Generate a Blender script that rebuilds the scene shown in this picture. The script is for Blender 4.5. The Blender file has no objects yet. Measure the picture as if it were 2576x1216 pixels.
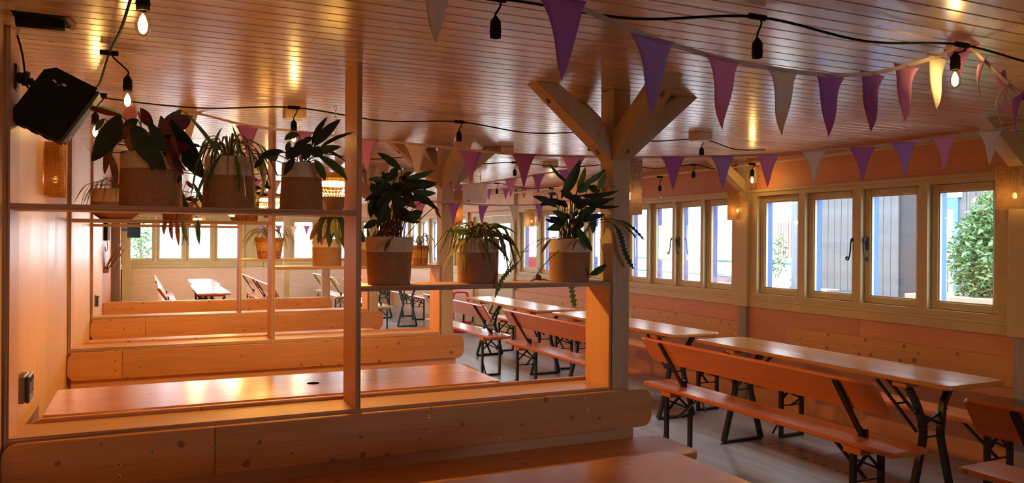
import bpy, math, random
from mathutils import Vector, Matrix
random.seed(7)
S = bpy.context.scene
COL = S.collection
PI = math.pi

# ------------------------------------------------------------------ camera
cam = bpy.data.cameras.new('camera')
camo = bpy.data.objects.new('camera', cam); COL.objects.link(camo)
cam.sensor_width = 36; cam.lens = 27.411; cam.clip_start = .03; cam.clip_end = 300
yaw, pit, rol = (math.radians(a) for a in (25.0258, -.1075, .3756))
fw = Vector((math.sin(yaw)*math.cos(pit), math.cos(yaw)*math.cos(pit), math.sin(pit)))
rt = Vector((math.cos(yaw), -math.sin(yaw), 0)); up = rt.cross(fw)
r2 = rt*math.cos(rol)+up*math.sin(rol); u2 = -rt*math.sin(rol)+up*math.cos(rol)
M = Matrix((r2, u2, -fw)).transposed().to_4x4(); M.translation = Vector((0, 0, 1.56))
camo.matrix_world = M
S.camera = camo

# ------------------------------------------------------------------ world, sun, exposure
w = bpy.data.worlds.new('overcast_sky'); S.world = w; w.use_nodes = True
bg = w.node_tree.nodes['Background']; bg.inputs[0].default_value = (.80, .90, 1.0, 1); bg.inputs[1].default_value = 12.0
sun = bpy.data.lights.new('sun', 'SUN'); sun.energy = 8.0; sun.angle = .02; sun.color = (1, .95, .86)
suno = bpy.data.objects.new('sun', sun); COL.objects.link(suno)
suno.rotation_euler = Vector((.50, .25, -.83)).to_track_quat('-Z', 'Y').to_euler()
S.view_settings.view_transform = 'Standard'; S.view_settings.look = 'None'
S.view_settings.gamma = 1; S.view_settings.use_curve_mapping = False
S.view_settings.exposure = 0.48
S.cycles.use_denoising = True
S.cycles.max_bounces = 10; S.cycles.diffuse_bounces = 6; S.cycles.glossy_bounces = 4
S.cycles.transparent_max_bounces = 16; S.cycles.transmission_bounces = 6
S.cycles.sample_clamp_indirect = 4.0
S.cycles.caustics_reflective = False; S.cycles.caustics_refractive = False

# ------------------------------------------------------------------ materials
MATS = {}
def nmat(name):
    m = bpy.data.materials.new(name); m.use_nodes = True
    nt = m.node_tree; nt.nodes.clear()
    o = nt.nodes.new('ShaderNodeOutputMaterial')
    MATS[name] = m
    return m, nt, o
def N(nt, t, **kw):
    n = nt.nodes.new(t)
    for k, v in kw.items():
        if k.startswith('i_'):
            key = k[2:]; key = int(key) if key.isdigit() else key.replace('_', ' ')
            n.inputs[key].default_value = v
        else: setattr(n, k, v)
    return n
def L(nt, a, b): nt.links.new(a, b)
def c4(c): return (c[0], c[1], c[2], 1)
def bsdf(nt, o, col=(.8, .8, .8), rough=.5, metal=0, coat=0, spec=.5):
    b = N(nt, 'ShaderNodeBsdfPrincipled')
    b.inputs['Base Color'].default_value = c4(col); b.inputs['Roughness'].default_value = rough
    b.inputs['Metallic'].default_value = metal; b.inputs['Coat Weight'].default_value = coat
    b.inputs['Specular IOR Level'].default_value = spec; b.inputs['Coat Roughness'].default_value = .2
    L(nt, b.outputs[0], o.inputs[0]); return b
def plain(name, col, rough=.5, metal=0, coat=0, var=.08, scale=14, bump=0, spec=.5):
    m, nt, o = nmat(name); b = bsdf(nt, o, col, rough, metal, coat, spec)
    tc = N(nt, 'ShaderNodeTexCoord'); n = N(nt, 'ShaderNodeTexNoise', i_Scale=scale, i_Detail=3.0)
    L(nt, tc.outputs['Object'], n.inputs['Vector'])
    r = N(nt, 'ShaderNodeValToRGB')
    r.color_ramp.elements[0].position = .3; r.color_ramp.elements[1].position = .7
    r.color_ramp.elements[0].color = c4([max(0, x*(1-var)) for x in col]); r.color_ramp.elements[1].color = c4([min(1, x*(1+var)) for x in col])
    L(nt, n.outputs[0], r.inputs[0]); L(nt, r.outputs[0], b.inputs['Base Color'])
    if bump:
        bp = N(nt, 'ShaderNodeBump', i_Strength=bump, i_Distance=.004)
        n2 = N(nt, 'ShaderNodeTexNoise', i_Scale=scale*6, i_Detail=2.0); L(nt, tc.outputs['Object'], n2.inputs['Vector'])
        L(nt, n2.outputs[0], bp.inputs['Height']); L(nt, bp.outputs[0], b.inputs['Normal'])
    return m
def wood(name, ca, cb, axis='x', plane='xz', rough=.4, knots=.6, knot_scale=4.5, knot_r=.085, knot_col=(.13, .05, .02),
         grain=1.0, coat=0, bump=.12, tint=.15, wavy=0, spec=.5, fine=1):
    m, nt, o = nmat(name); b = bsdf(nt, o, ca, rough, 0, coat, spec)
    tc = N(nt, 'ShaderNodeTexCoord'); oi = N(nt, 'ShaderNodeObjectInfo')
    off = N(nt, 'ShaderNodeVectorMath', operation='SCALE'); off.inputs[0].default_value = (37.1, 53.7, 71.3)
    L(nt, oi.outputs['Random'], off.inputs['Scale'])
    add = N(nt, 'ShaderNodeVectorMath', operation='ADD'); L(nt, tc.outputs['Object'], add.inputs[0]); L(nt, off.outputs[0], add.inputs[1])
    def stretched(s_along, s_across):
        mp = N(nt, 'ShaderNodeMapping'); sc = [s_across]*3; sc['xyz'.index(axis)] = s_along
        mp.inputs['Scale'].default_value = sc; L(nt, add.outputs[0], mp.inputs['Vector']); return mp
    m1 = stretched(.9, 11); n1 = N(nt, 'ShaderNodeTexNoise', i_Scale=1.0*grain, i_Detail=5.0, i_Distortion=.9); L(nt, m1.outputs[0], n1.inputs['Vector'])
    r1 = N(nt, 'ShaderNodeValToRGB'); r1.color_ramp.elements[0].position = .28; r1.color_ramp.elements[1].position = .72
    r1.color_ramp.elements[0].color = c4(ca); r1.color_ramp.elements[1].color = c4(cb); L(nt, n1.outputs[0], r1.inputs[0])
    m2 = stretched(4, 150); n2 = N(nt, 'ShaderNodeTexNoise', i_Scale=1.0, i_Detail=3.0); L(nt, m2.outputs[0], n2.inputs['Vector'])
    mr = N(nt, 'ShaderNodeMapRange'); mr.inputs[1].default_value = .3; mr.inputs[2].default_value = .7; mr.inputs[3].default_value = 1-.14*fine; mr.inputs[4].default_value = 1+.06*fine
    L(nt, n2.outputs[0], mr.inputs[0])
    tr = N(nt, 'ShaderNodeMapRange'); tr.inputs[3].default_value = 1-tint; tr.inputs[4].default_value = 1+tint; L(nt, oi.outputs['Random'], tr.inputs[0])
    mm = N(nt, 'ShaderNodeMath', operation='MULTIPLY'); L(nt, mr.outputs[0], mm.inputs[0]); L(nt, tr.outputs[0], mm.inputs[1])
    mul = N(nt, 'ShaderNodeVectorMath', operation='SCALE'); L(nt, r1.outputs[0], mul.inputs[0]); L(nt, mm.outputs[0], mul.inputs['Scale'])
    col = mul.outputs[0]
    if knots:
        sx = N(nt, 'ShaderNodeSeparateXYZ'); L(nt, add.outputs[0], sx.inputs[0])
        cx = N(nt, 'ShaderNodeCombineXYZ'); L(nt, sx.outputs['xyz'.index(plane[0])], cx.inputs[0]); L(nt, sx.outputs['xyz'.index(plane[1])], cx.inputs[1])
        nz = N(nt, 'ShaderNodeTexNoise', i_Scale=28.0, i_Detail=1.0); L(nt, add.outputs[0], nz.inputs['Vector'])
        wob = N(nt, 'ShaderNodeVectorMath', operation='SCALE', i_Scale=.02); L(nt, nz.outputs['Color'], wob.inputs[0])
        ad2 = N(nt, 'ShaderNodeVectorMath', operation='ADD'); L(nt, cx.outputs[0], ad2.inputs[0]); L(nt, wob.outputs[0], ad2.inputs[1])
        v = N(nt, 'ShaderNodeTexVoronoi', voronoi_dimensions='2D', i_Scale=knot_scale); L(nt, ad2.outputs[0], v.inputs['Vector'])
        sc_ = N(nt, 'ShaderNodeSeparateColor'); L(nt, v.outputs['Color'], sc_.inputs[0])
        g = N(nt, 'ShaderNodeMath', operation='GREATER_THAN'); g.inputs[1].default_value = 1-knots; L(nt, sc_.outputs[0], g.inputs[0])
        # size differs by knot
        sz = N(nt, 'ShaderNodeMapRange'); sz.inputs[3].default_value = .35; sz.inputs[4].default_value = 1.0; L(nt, sc_.outputs[1], sz.inputs[0])
        dv = N(nt, 'ShaderNodeMath', operation='DIVIDE'); L(nt, v.outputs['Distance'], dv.inputs[0]); L(nt, sz.outputs[0], dv.inputs[1])
        k = N(nt, 'ShaderNodeValToRGB'); e = k.color_ramp.elements
        e[0].position = 0; e[0].color = (.75, .75, .75, 1); e[1].position = knot_r*1.6; e[1].color = (0, 0, 0, 1)
        e2 = k.color_ramp.elements.new(knot_r*.75); e2.color = (.6, .6, .6, 1)
        e3 = k.color_ramp.elements.new(knot_r*.95); e3.color = (.95, .95, .95, 1)
        e4 = k.color_ramp.elements.new(knot_r*1.1); e4.color = (.25, .25, .25, 1)
        L(nt, dv.outputs[0], k.inputs[0])
        kf = N(nt, 'ShaderNodeMath', operation='MULTIPLY'); L(nt, k.outputs[0], kf.inputs[0]); L(nt, g.outputs[0], kf.inputs[1])
        mx = N(nt, 'ShaderNodeMix', data_type='RGBA'); mx.inputs[7].default_value = c4(knot_col)
        L(nt, kf.outputs[0], mx.inputs[0]); L(nt, col, mx.inputs[6]); col = mx.outputs[2]
    L(nt, col, b.inputs['Base Color'])
    rr = N(nt, 'ShaderNodeMapRange'); rr.inputs[3].default_value = max(.04, rough-.08); rr.inputs[4].default_value = rough+.1; L(nt, n1.outputs[0], rr.inputs[0]); L(nt, rr.outputs[0], b.inputs['Roughness'])
    bp = N(nt, 'ShaderNodeBump', i_Strength=bump, i_Distance=.003); h = n2.outputs[0]
    if wavy:
        mw = stretched(2.2, 9); nw = N(nt, 'ShaderNodeTexNoise', i_Scale=1.0, i_Detail=2.0); L(nt, mw.outputs[0], nw.inputs['Vector'])
        ma = N(nt, 'ShaderNodeMath', operation='MULTIPLY_ADD'); ma.inputs[1].default_value = wavy; L(nt, nw.outputs[0], ma.inputs[0]); fm = N(nt, 'ShaderNodeMath', operation='MULTIPLY'); fm.inputs[1].default_value = fine; L(nt, n2.outputs[0], fm.inputs[0]); L(nt, fm.outputs[0], ma.inputs[2]); h = ma.outputs[0]
    L(nt, h, bp.inputs['Height']); L(nt, bp.outputs[0], b.inputs['Normal'])
    return m
def ply_edge(name, axis):
    m, nt, o = nmat(name); b = bsdf(nt, o, (.4, .25, .14), .65)
    tc = N(nt, 'ShaderNodeTexCoord'); mp = N(nt, 'ShaderNodeMapping'); sc = [1.5, 1.5, 1.5]; sc['xyz'.index(axis)] = 230
    mp.inputs['Scale'].default_value = sc; L(nt, tc.outputs['Object'], mp.inputs[0])
    n = N(nt, 'ShaderNodeTexNoise', i_Scale=1.0, i_Detail=2.0, i_Distortion=.3); L(nt, mp.outputs[0], n.inputs['Vector'])
    r = N(nt, 'ShaderNodeValToRGB'); e = r.color_ramp.elements
    e[0].position = .3; e[0].color = (.14, .08, .05, 1); e[1].position = .62; e[1].color = (.58, .40, .27, 1)
    e2 = r.color_ramp.elements.new(.42); e2.color = (.40, .26, .16, 1)
    L(nt, n.outputs[0], r.inputs[0]); L(nt, r.outputs[0], b.inputs['Base Color']); return m
def emis(name, col, st):
    m, nt, o = nmat(name); e = N(nt, 'ShaderNodeEmission'); e.inputs[0].default_value = c4(col); e.inputs[1].default_value = st
    L(nt, e.outputs[0], o.inputs[0]); return m
def glass(name, tint=(1, 1, 1), rough=.02, refl=.05):
    m, nt, o = nmat(name); t = N(nt, 'ShaderNodeBsdfTransparent'); t.inputs[0].default_value = c4(tint)
    g = N(nt, 'ShaderNodeBsdfGlossy'); g.inputs['Roughness'].default_value = rough
    lw = N(nt, 'ShaderNodeLayerWeight'); lw.inputs[0].default_value = .25
    mr = N(nt, 'ShaderNodeMapRange'); mr.inputs[3].default_value = refl; mr.inputs[4].default_value = .5; L(nt, lw.outputs['Fresnel'], mr.inputs[0])
    mx = N(nt, 'ShaderNodeMixShader'); L(nt, mr.outputs[0], mx.inputs[0]); L(nt, t.outputs[0], mx.inputs[1]); L(nt, g.outputs[0], mx.inputs[2]); L(nt, mx.outputs[0], o.inputs[0]); return m
def cloth(name, col, trans=.35):
    m, nt, o = nmat(name); d = N(nt, 'ShaderNodeBsdfDiffuse'); t = N(nt, 'ShaderNodeBsdfTranslucent')
    tc = N(nt, 'ShaderNodeTexCoord'); n = N(nt, 'ShaderNodeTexNoise', i_Scale=160.0, i_Detail=2.0); L(nt, tc.outputs['Object'], n.inputs['Vector'])
    r = N(nt, 'ShaderNodeValToRGB'); r.color_ramp.elements[0].color = c4([x*.8 for x in col]); r.color_ramp.elements[1].color = c4([min(1, x*1.15) for x in col])
    L(nt, n.outputs[0], r.inputs[0]); L(nt, r.outputs[0], d.inputs[0]); L(nt, r.outputs[0], t.inputs[0])
    mx = N(nt, 'ShaderNodeMixShader', i_0=trans); L(nt, d.outputs[0], mx.inputs[1]); L(nt, t.outputs[0], mx.inputs[2]); L(nt, mx.outputs[0], o.inputs[0]); return m
def leafmat(name, top, under=None, rough=.4, trans=.12, vein=None):
    m, nt, o = nmat(name); p = N(nt, 'ShaderNodeBsdfPrincipled'); p.inputs['Roughness'].default_value = rough
    tc = N(nt, 'ShaderNodeTexCoord'); n = N(nt, 'ShaderNodeTexNoise', i_Scale=30.0, i_Detail=2.0); L(nt, tc.outputs['Object'], n.inputs['Vector'])
    r = N(nt, 'ShaderNodeValToRGB'); r.color_ramp.elements[0].position = .35; r.color_ramp.elements[1].position = .7
    r.color_ramp.elements[0].color = c4([x*.75 for x in top]); r.color_ramp.elements[1].color = c4([min(1, x*1.25) for x in top]); L(nt, n.outputs[0], r.inputs[0])
    col = r.outputs[0]
    if under:
        g = N(nt, 'ShaderNodeNewGeometry'); mx = N(nt, 'ShaderNodeMix', data_type='RGBA'); mx.inputs[7].default_value = c4(under)
        L(nt, g.outputs['Backfacing'], mx.inputs[0]); L(nt, col, mx.inputs[6]); col = mx.outputs[2]
    L(nt, col, p.inputs['Base Color']); t = N(nt, 'ShaderNodeBsdfTranslucent'); L(nt, col, t.inputs[0])
    ms = N(nt, 'ShaderNodeMixShader', i_0=trans); L(nt, p.outputs[0], ms.inputs[1]); L(nt, t.outputs[0], ms.inputs[2]); L(nt, ms.outputs[0], o.inputs[0]); return m
def weave(name, col, opac=.8):
    m, nt, o = nmat(name); d = N(nt, 'ShaderNodeBsdfDiffuse'); t = N(nt, 'ShaderNodeBsdfTranslucent'); tr = N(nt, 'ShaderNodeBsdfTransparent')
    tc = N(nt, 'ShaderNodeTexCoord')
    mp = N(nt, 'ShaderNodeMapping'); mp.inputs['Scale'].default_value = (260, 260, 14); L(nt, tc.outputs['Object'], mp.inputs[0])
    n = N(nt, 'ShaderNodeTexNoise', i_Scale=1.0, i_Detail=2.0); L(nt, mp.outputs[0], n.inputs['Vector'])
    mp2 = N(nt, 'ShaderNodeMapping'); mp2.inputs['Scale'].default_value = (14, 14, 260); L(nt, tc.outputs['Object'], mp2.inputs[0])
    n2 = N(nt, 'ShaderNodeTexNoise', i_Scale=1.0, i_Detail=2.0); L(nt, mp2.outputs[0], n2.inputs['Vector'])
    a = N(nt, 'ShaderNodeMath', operation='MULTIPLY'); L(nt, n.outputs[0], a.inputs[0]); L(nt, n2.outputs[0], a.inputs[1])
    r = N(nt, 'ShaderNodeValToRGB'); r.color_ramp.elements[0].position = .15; r.color_ramp.elements[1].position = .4
    r.color_ramp.elements[0].color = c4([x*.55 for x in col]); r.color_ramp.elements[1].color = c4(col); L(nt, a.outputs[0], r.inputs[0])
    L(nt, r.outputs[0], d.inputs[0]); L(nt, r.outputs[0], t.inputs[0])
    m1 = N(nt, 'ShaderNodeMixShader', i_0=.65); L(nt, d.outputs[0], m1.inputs[1]); L(nt, t.outputs[0], m1.inputs[2])
    al = N(nt, 'ShaderNodeMapRange'); al.inputs[1].default_value = .12; al.inputs[2].default_value = .3; al.inputs[3].default_value = opac-.25; al.inputs[4].default_value = min(1, opac+.15); L(nt, a.outputs[0], al.inputs[0])
    m2 = N(nt, 'ShaderNodeMixShader'); L(nt, al.outputs[0], m2.inputs[0]); L(nt, tr.outputs[0], m2.inputs[1]); L(nt, m1.outputs[0], m2.inputs[2]); L(nt, m2.outputs[0], o.inputs[0]); return m

wood('ceiling_board', (.67, .48, .37), (.78, .60, .48), 'x', 'xy', .24, .5, 2.6, .05, (.36, .20, .12), 1, .7, .05, .12, wavy=6.0, spec=.6, fine=.25)
wood('pine', (.58, .27, .09), (.70, .36, .14), 'x', 'xz', .42, .5, 6.5, .085, (.16, .06, .025), .8, 0, .1, .12)
wood('pine_flat', (.58, .27, .09), (.70, .36, .14), 'x', 'xy', .42, .45, 6.0, .08, (.16, .06, .025), .8, 0, .1, .12)
wood('pine_wall', (.58, .27, .08), (.70, .36, .12), 'y', 'yz', .45, .6, 7.0, .12, (.12, .045, .02), .8, 0, .1, .1)
wood('table_wood', (.70, .27, .06), (.78, .34, .09), 'x', 'xy', .20, .35, 7.0, .05, (.2, .07, .02), .9, .55, .04, .08)
wood('bench_wood', (.68, .17, .035), (.76, .22, .05), 'x', 'xy', .22, .25, 6.0, .05, (.3, .09, .03), .8, .6, .05, .08)
wood('yellow_wood', (.68, .38, .12), (.75, .45, .17), 'x', 'xy', .22, .25, 6.0, .05, (.3, .09, .03), .8, .6, .05, .08)
wood('ply_face', (.66, .38, .20), (.74, .46, .26), 'x', 'xy', .42, 0, grain=.6, bump=.05, tint=.05)
wood('ply_upright', (.70, .34, .13), (.78, .42, .18), 'z', 'yz', .42, 0, grain=.6, bump=.05, tint=.05)
wood('wall_ply', (.72, .44, .20), (.80, .51, .25), 'z', 'yz', .40, 0, grain=.5, bump=.05, tint=.06)
wood('wall_ply_across', (.60, .25, .12), (.68, .30, .15), 'y', 'yz', .5, 0, grain=.5, bump=.05, tint=.06)
wood('wall_ply_pale', (.78, .55, .38), (.84, .61, .44), 'y', 'yz', .5, 0, grain=.5, bump=.05, tint=.05)
wood('wall_ply_far', (.80, .57, .40), (.86, .63, .46), 'x', 'xz', .5, 0, grain=.5, bump=.05, tint=.06)
wood('post_timber', (.50, .38, .25), (.58, .45, .31), 'z', 'xz', .55, .4, 5.0, .05, (.28, .15, .08), .7, 0, .08, .08)
wood('grey_timber', (.30, .26, .22), (.42, .37, .32), 'z', 'yz', .7, .3, 5, .05, (.1, .08, .06), 1, 0, .2, .1)
wood('floor_ply', (.22, .21, .205), (.46, .435, .415), 'y', 'xy', .30, .15, 3.0, .05, (.14, .11, .09), .9, 0, .1, .12, wavy=1.2)
ply_edge('ply_edge_x', 'x'); ply_edge('ply_edge_z', 'z'); ply_edge('ply_edge_y', 'y')
plain('cream_paint', (.58, .47, .24), .45, 0, 0, .05, 8)
plain('door_paint', (.62, .56, .36), .5, 0, 0, .05, 8)
plain('blue_paint', (.008, .085, .36), .5, 0, 0, .05)
plain('black_steel', (.012, .012, .014), .38, .0, 0, .2, 20, spec=.5)
plain('green_steel', (.015, .085, .075), .4, 0, 0, .2, 20)
plain('black_plastic', (.010, .010, .010), .7, 0, 0, .2, 20, spec=.2)
plain('grille', (.09, .09, .08), .6, 0, 0, .15, 200)
plain('brass', (.75, .58, .22), .35, 1.0, 0, .1)
plain('dark_metal', (.10, .10, .11), .4, 1.0, 0, .1)
plain('grey_metal', (.24, .20, .17), .4, .5, 0, .1)
plain('rope_white', (.74, .64, .52), .9, 0, 0, .12, 60, .6)
plain('rope_tan', (.40, .22, .12), .9, 0, 0, .15, 60, .6)
plain('rattan', (.42, .17, .06), .7, 0, 0, .35, 50, .8)
plain('rattan_light', (.62, .33, .10), .7, 0, 0, .3, 50, .8)
plain('hole_dark', (.01, .004, .003), 1.0, spec=0)
plain('soil', (.04, .025, .018), .95, 0, 0, .4, 60, .8)
plain('white_plastic', (.78, .77, .74), .4, 0, 0, .03)
plain('box_side', (.62, .45, .27), .5, 0, 0, .05)
plain('red_plastic', (.62, .03, .05), .4, 0, 0, .06)
plain('conduit', (.58, .42, .24), .5, 0, 0, .05)
plain('cord_tape', (.62, .50, .46), .8, 0, 0, .08)
plain('ground', (.34, .34, .34), .9, 0, 0, .08, 1.2)
plain('subfloor', (.08, .06, .05), .9)
plain('clad_board', (.05, .053, .06), .8, 0, 0, .16, 6)
plain('clad_dark', (.010, .010, .013), .8, 0, 0, .1, 6)
plain('render_white', (.8, .8, .78), .8, 0, 0, .04, 2)
plain('planter_wood', (.16, .135, .10), .8, 0, 0, .1, 8)
plain('planter_grey', (.07, .085, .105), .8, 0, 0, .1, 8)
plain('bin_plastic', (.05, .06, .07), .5, 0, 0, .1)
plain('bin_lid', (.55, .55, .45), .5, 0, 0, .1)
plain('rail_green', (.02, .12, .07), .5, 0, 0, .1)
plain('door_blue', (.03, .10, .20), .45, 0, 0, .05)
plain('brick_red', (.16, .035, .025), .8, 0, 0, .15)
plain('paper', (.75, .72, .66), .8, 0, 0, .05)
plain('menu_wood', (.30, .12, .05), .5, 0, 0, .15)
leafmat('leaf_dark', (.010, .032, .012), (.05, .010, .014), .58, .04)
leafmat('leaf_green', (.035, .10, .02), (.05, .09, .03), .4, .15)
leafmat('leaf_bright', (.13, .24, .04), None, .42, .25)
leafmat('leaf_cream', (.52, .50, .22), None, .45, .3)
leafmat('leaf_maroon', (.12, .012, .028), (.14, .02, .03), .4, .1)
leafmat('leaf_dry', (.24, .10, .035), None, .8, .2)
leafmat('stem', (.10, .10, .03), None, .5, 0)
leafmat('stem_brown', (.13, .045, .02), None, .6, 0)
leafmat('hedge_leaf', (.05, .13, .035), (.06, .13, .04), .4, .2)
cloth('felt_purple', (.60, .27, .74), .4); cloth('felt_lavender', (.60, .42, .92), .45); cloth('felt_pink', (.90, .48, .78), .45); cloth('felt_white', (.93, .84, .78), .45)
cloth('red_cloth', (.22, .012, .022), .15)
glass('pane_glass', (.97, .99, 1.0), .02, .04); glass('bulb_glass', (1, .93, .75), .03, .06)
emis('filament', (1, .60, .20), 110); emis('filament_far', (1, .66, .30), 700); emis('filament_dim', (1, .5, .14), 45); emis('filament_low', (1, .5, .14), 12); emis('heater_glow', (1, .50, .08), 25)
weave('weave_lit', (.85, .62, .32), .8); weave('weave_amber', (.82, .52, .24), .93); weave('weave_pale', (.92, .78, .66), .9)

# ------------------------------------------------------------------ mesh helpers
class MB:
    def __init__(s, xf=None): s.v = []; s.f = []; s.m = []; s.sm = []; s.xf = xf
    def add(s, verts, faces, m=0, smooth=False):
        b = len(s.v)
        for p in verts:
            p = s.xf(p) if s.xf else p
            s.v.append(Vector(p))
        for i, f in enumerate(faces):
            s.f.append([b+k for k in f]); s.m.append(m[i] if isinstance(m, (list, tuple)) else m); s.sm.append(smooth)
        return s
    def box(s, x0, x1, y0, y1, z0, z1, m=0, ms=None):
        v = [(x0, y0, z0), (x1, y0, z0), (x1, y1, z0), (x0, y1, z0), (x0, y0, z1), (x1, y0, z1), (x1, y1, z1), (x0, y1, z1)]
        f = [(0, 3, 2, 1), (4, 5, 6, 7), (0, 1, 5, 4), (2, 3, 7, 6), (3, 0, 4, 7), (1, 2, 6, 5)]   # -z +z -y +y -x +x
        return s.add(v, f, ms or m)
    def bbox(s, x0, x1, y0, y1, z0, z1, b=.004, m=0):
        # box with chamfered edges
        X = (x0, x1); Y = (y0, y1); Z = (z0, z1); v = []; idx = {}
        sg = (1, -1)
        for i in (0, 1):
            for j in (0, 1):
                for k in (0, 1):
                    for a in range(3):
                        p = [X[i]+(b*sg[i] if a != 0 else 0), Y[j]+(b*sg[j] if a != 1 else 0), Z[k]+(b*sg[k] if a != 2 else 0)]
                        idx[(i, j, k, a)] = len(v); v.append(p)
        f = []
        for a in range(3):
            o = [q for q in range(3) if q != a]
            for e in (0, 1):
                ring = []
                for (p, q) in ((0, 0), (1, 0), (1, 1), (0, 1)):
                    c = [0, 0, 0]; c[a] = e; c[o[0]] = p; c[o[1]] = q; ring.append(idx[(*c, a)])
                f.append(ring)
            for p in (0, 1):
                for q in (0, 1):
                    c0 = [0, 0, 0]; c0[o[0]] = p; c0[o[1]] = q; c1 = list(c0); c1[a] = 1
                    f.append([idx[(*c0, o[0])], idx[(*c1, o[0])], idx[(*c1, o[1])], idx[(*c0, o[1])]])
        for i in (0, 1):
            for j in (0, 1):
                for k in (0, 1): f.append([idx[(i, j, k, 0)], idx[(i, j, k, 1)], idx[(i, j, k, 2)]])
        return s.add(v, f, m)
    def prism(s, poly, axis, t0, t1, bev=0, m=0, ms=None):
        # poly: 2D points in the two other axes (order xyz without axis)
        n = len(poly); P = [Vector(p) for p in poly]
        if bev:
            c = sum(P, Vector((0, 0)))/n; Q = []
            for i in range(n):
                e1 = (P[i]-P[i-1]); e2 = (P[(i+1) % n]-P[i])
                n1 = Vector((-e1.y, e1.x)); n2 = Vector((-e2.y, e2.x))
                nn = (n1.normalized() if n1.length > 1e-9 else n1)+(n2.normalized() if n2.length > 1e-9 else n2)
                nn.normalize()
                if nn.dot(c-P[i]) < 0: nn = -nn
                Q.append(P[i]+nn*bev)
            rings = [(Q, t0), (P, t0+bev), (P, t1-bev), (Q, t1)]
        else: rings = [(P, t0), (P, t1)]
        def put(p, t):
            r = [p.x, p.y]; r.insert('xyz'.index(axis), t); return tuple(r)
        v = [put(p, t) for R, t in rings for p in R]; f = []; mm = []
        for k in range(len(rings)-1):
            for i in range(n):
                j = (i+1) % n; f.append((k*n+i, k*n+j, (k+1)*n+j, (k+1)*n+i)); mm.append(ms[1] if ms else m)
        f.append(tuple(range(n-1, -1, -1))); mm.append(ms[0] if ms else m)
        f.append(tuple((len(rings)-1)*n+i for i in range(n))); mm.append(ms[0] if ms else m)
        return s.add(v, f, mm)
    def sweep(s, pts, sec, side=None, m=0, smooth=False, closed=True):
        # sweep 2D section (u,v) along pts; side = fixed direction for u
        pts = [Vector(p) for p in pts]; n = len(sec); v = []; f = []
        u = None
        for i, p in enumerate(pts):
            a = pts[max(0, i-1)]; b = pts[min(len(pts)-1, i+1)]; t = (b-a).normalized()
            if side is not None:
                u = Vector(side); u = (u-t*u.dot(t)).normalized()
            else:
                if u is None:
                    u = t.orthogonal().normalized()
                else:
                    u = u-t*u.dot(t)
                    u = u.normalized() if u.length > 1e-6 else t.orthogonal().normalized()
            w_ = t.cross(u)
            for (a_, b_) in sec: v.append(p+u*a_+w_*b_)
        for k in range(len(pts)-1):
            for i in range(n):
                j = (i+1) % n; f.append((k*n+i, k*n+j, (k+1)*n+j, (k+1)*n+i))
        if closed:
            f.append(tuple(range(n-1, -1, -1))); f.append(tuple((len(pts)-1)*n+i for i in range(n)))
        return s.add(v, f, m, smooth)
    def tube(s, pts, r, n=6, m=0):
        return s.sweep(pts, [(r*math.cos(2*PI*i/n), r*math.sin(2*PI*i/n)) for i in range(n)], None, m, True)
    def bar(s, pts, w_, t, side, m=0):
        return s.sweep(pts, [(-w_/2, -t/2), (w_/2, -t/2), (w_/2, t/2), (-w_/2, t/2)], side, m)
    def lathe(s, prof, c=(0, 0, 0), n=24, m=0, ms=None, smooth=True, sy=1):
        v = []; f = []; mm = []
        for (r, z) in prof:
            for i in range(n):
                a = 2*PI*i/n; v.append((c[0]+r*math.cos(a), c[1]+sy*r*math.sin(a), c[2]+z))
        for k in range(len(prof)-1):
            for i in range(n):
                j = (i+1) % n; f.append((k*n+i, k*n+j, (k+1)*n+j, (k+1)*n+i)); mm.append(ms[k] if ms else m)
        return s.add(v, f, mm, smooth)
    def disc(s, c, r, n=16, m=0, up=1):
        return s.add([(c[0]+r*math.cos(2*PI*i/n), c[1]+r*math.sin(2*PI*i/n), c[2]) for i in range(n)], [tuple(range(n))], m)
    def build(s, name, mats, parent=None, kind=None, label=None):
        org = wpos(parent) if parent else Vector((0, 0, 0))
        return mkobj(name, [tuple(p-org) for p in s.v], s.f, mats, parent, s.m, s.sm, kind, label)
def wpos(o):
    p = Vector((0, 0, 0))
    while o: p = p+o.location; o = o.parent
    return p
def mkobj(name, v, f, mats, parent, mi, sm, kind=None, label=None):
    me = bpy.data.meshes.new(name); me.from_pydata(v, [], f)
    if isinstance(mats, str): mats = [mats]
    for x in mats: me.materials.append(MATS[x])
    me.polygons.foreach_set('material_index', mi); me.polygons.foreach_set('use_smooth', sm); me.update()
    o = bpy.data.objects.new(name, me); COL.objects.link(o)
    if parent: o.parent = parent
    if kind: o['kind'] = kind
    if label: o['label'] = label
    return o
def thing(name, label, cat, loc=(0, 0, 0), group=None):
    o = bpy.data.objects.new(name, None); COL.objects.link(o); o.location = loc; o.empty_display_size = .1
    o['label'] = label; o['category'] = cat
    if group: o['group'] = group
    return o
def tag(o, label, cat, group=None):
    o['label'] = label; o['category'] = cat
    if group: o['group'] = group
    return o
def struct(name, loc=(0, 0, 0)):
    o = bpy.data.objects.new(name, None); COL.objects.link(o); o.location = loc; o['kind'] = 'structure'; return o
def dup(root, loc, rotz=0, label=None, group=None):
    r = root.copy(); COL.objects.link(r); r.location = loc; r.rotation_euler = (0, 0, rotz)
    if label: r['label'] = label
    if group: r['group'] = group
    for ch in list(root.children):
        c = ch.copy(); COL.objects.link(c); c.parent = r
        for g in list(ch.children):
            d = g.copy(); COL.objects.link(d); d.parent = c
    return r
def shared(o, name, parent, loc):
    c = o.copy(); c.name = name; COL.objects.link(c); c.parent = parent; c.location = loc; return c
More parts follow.
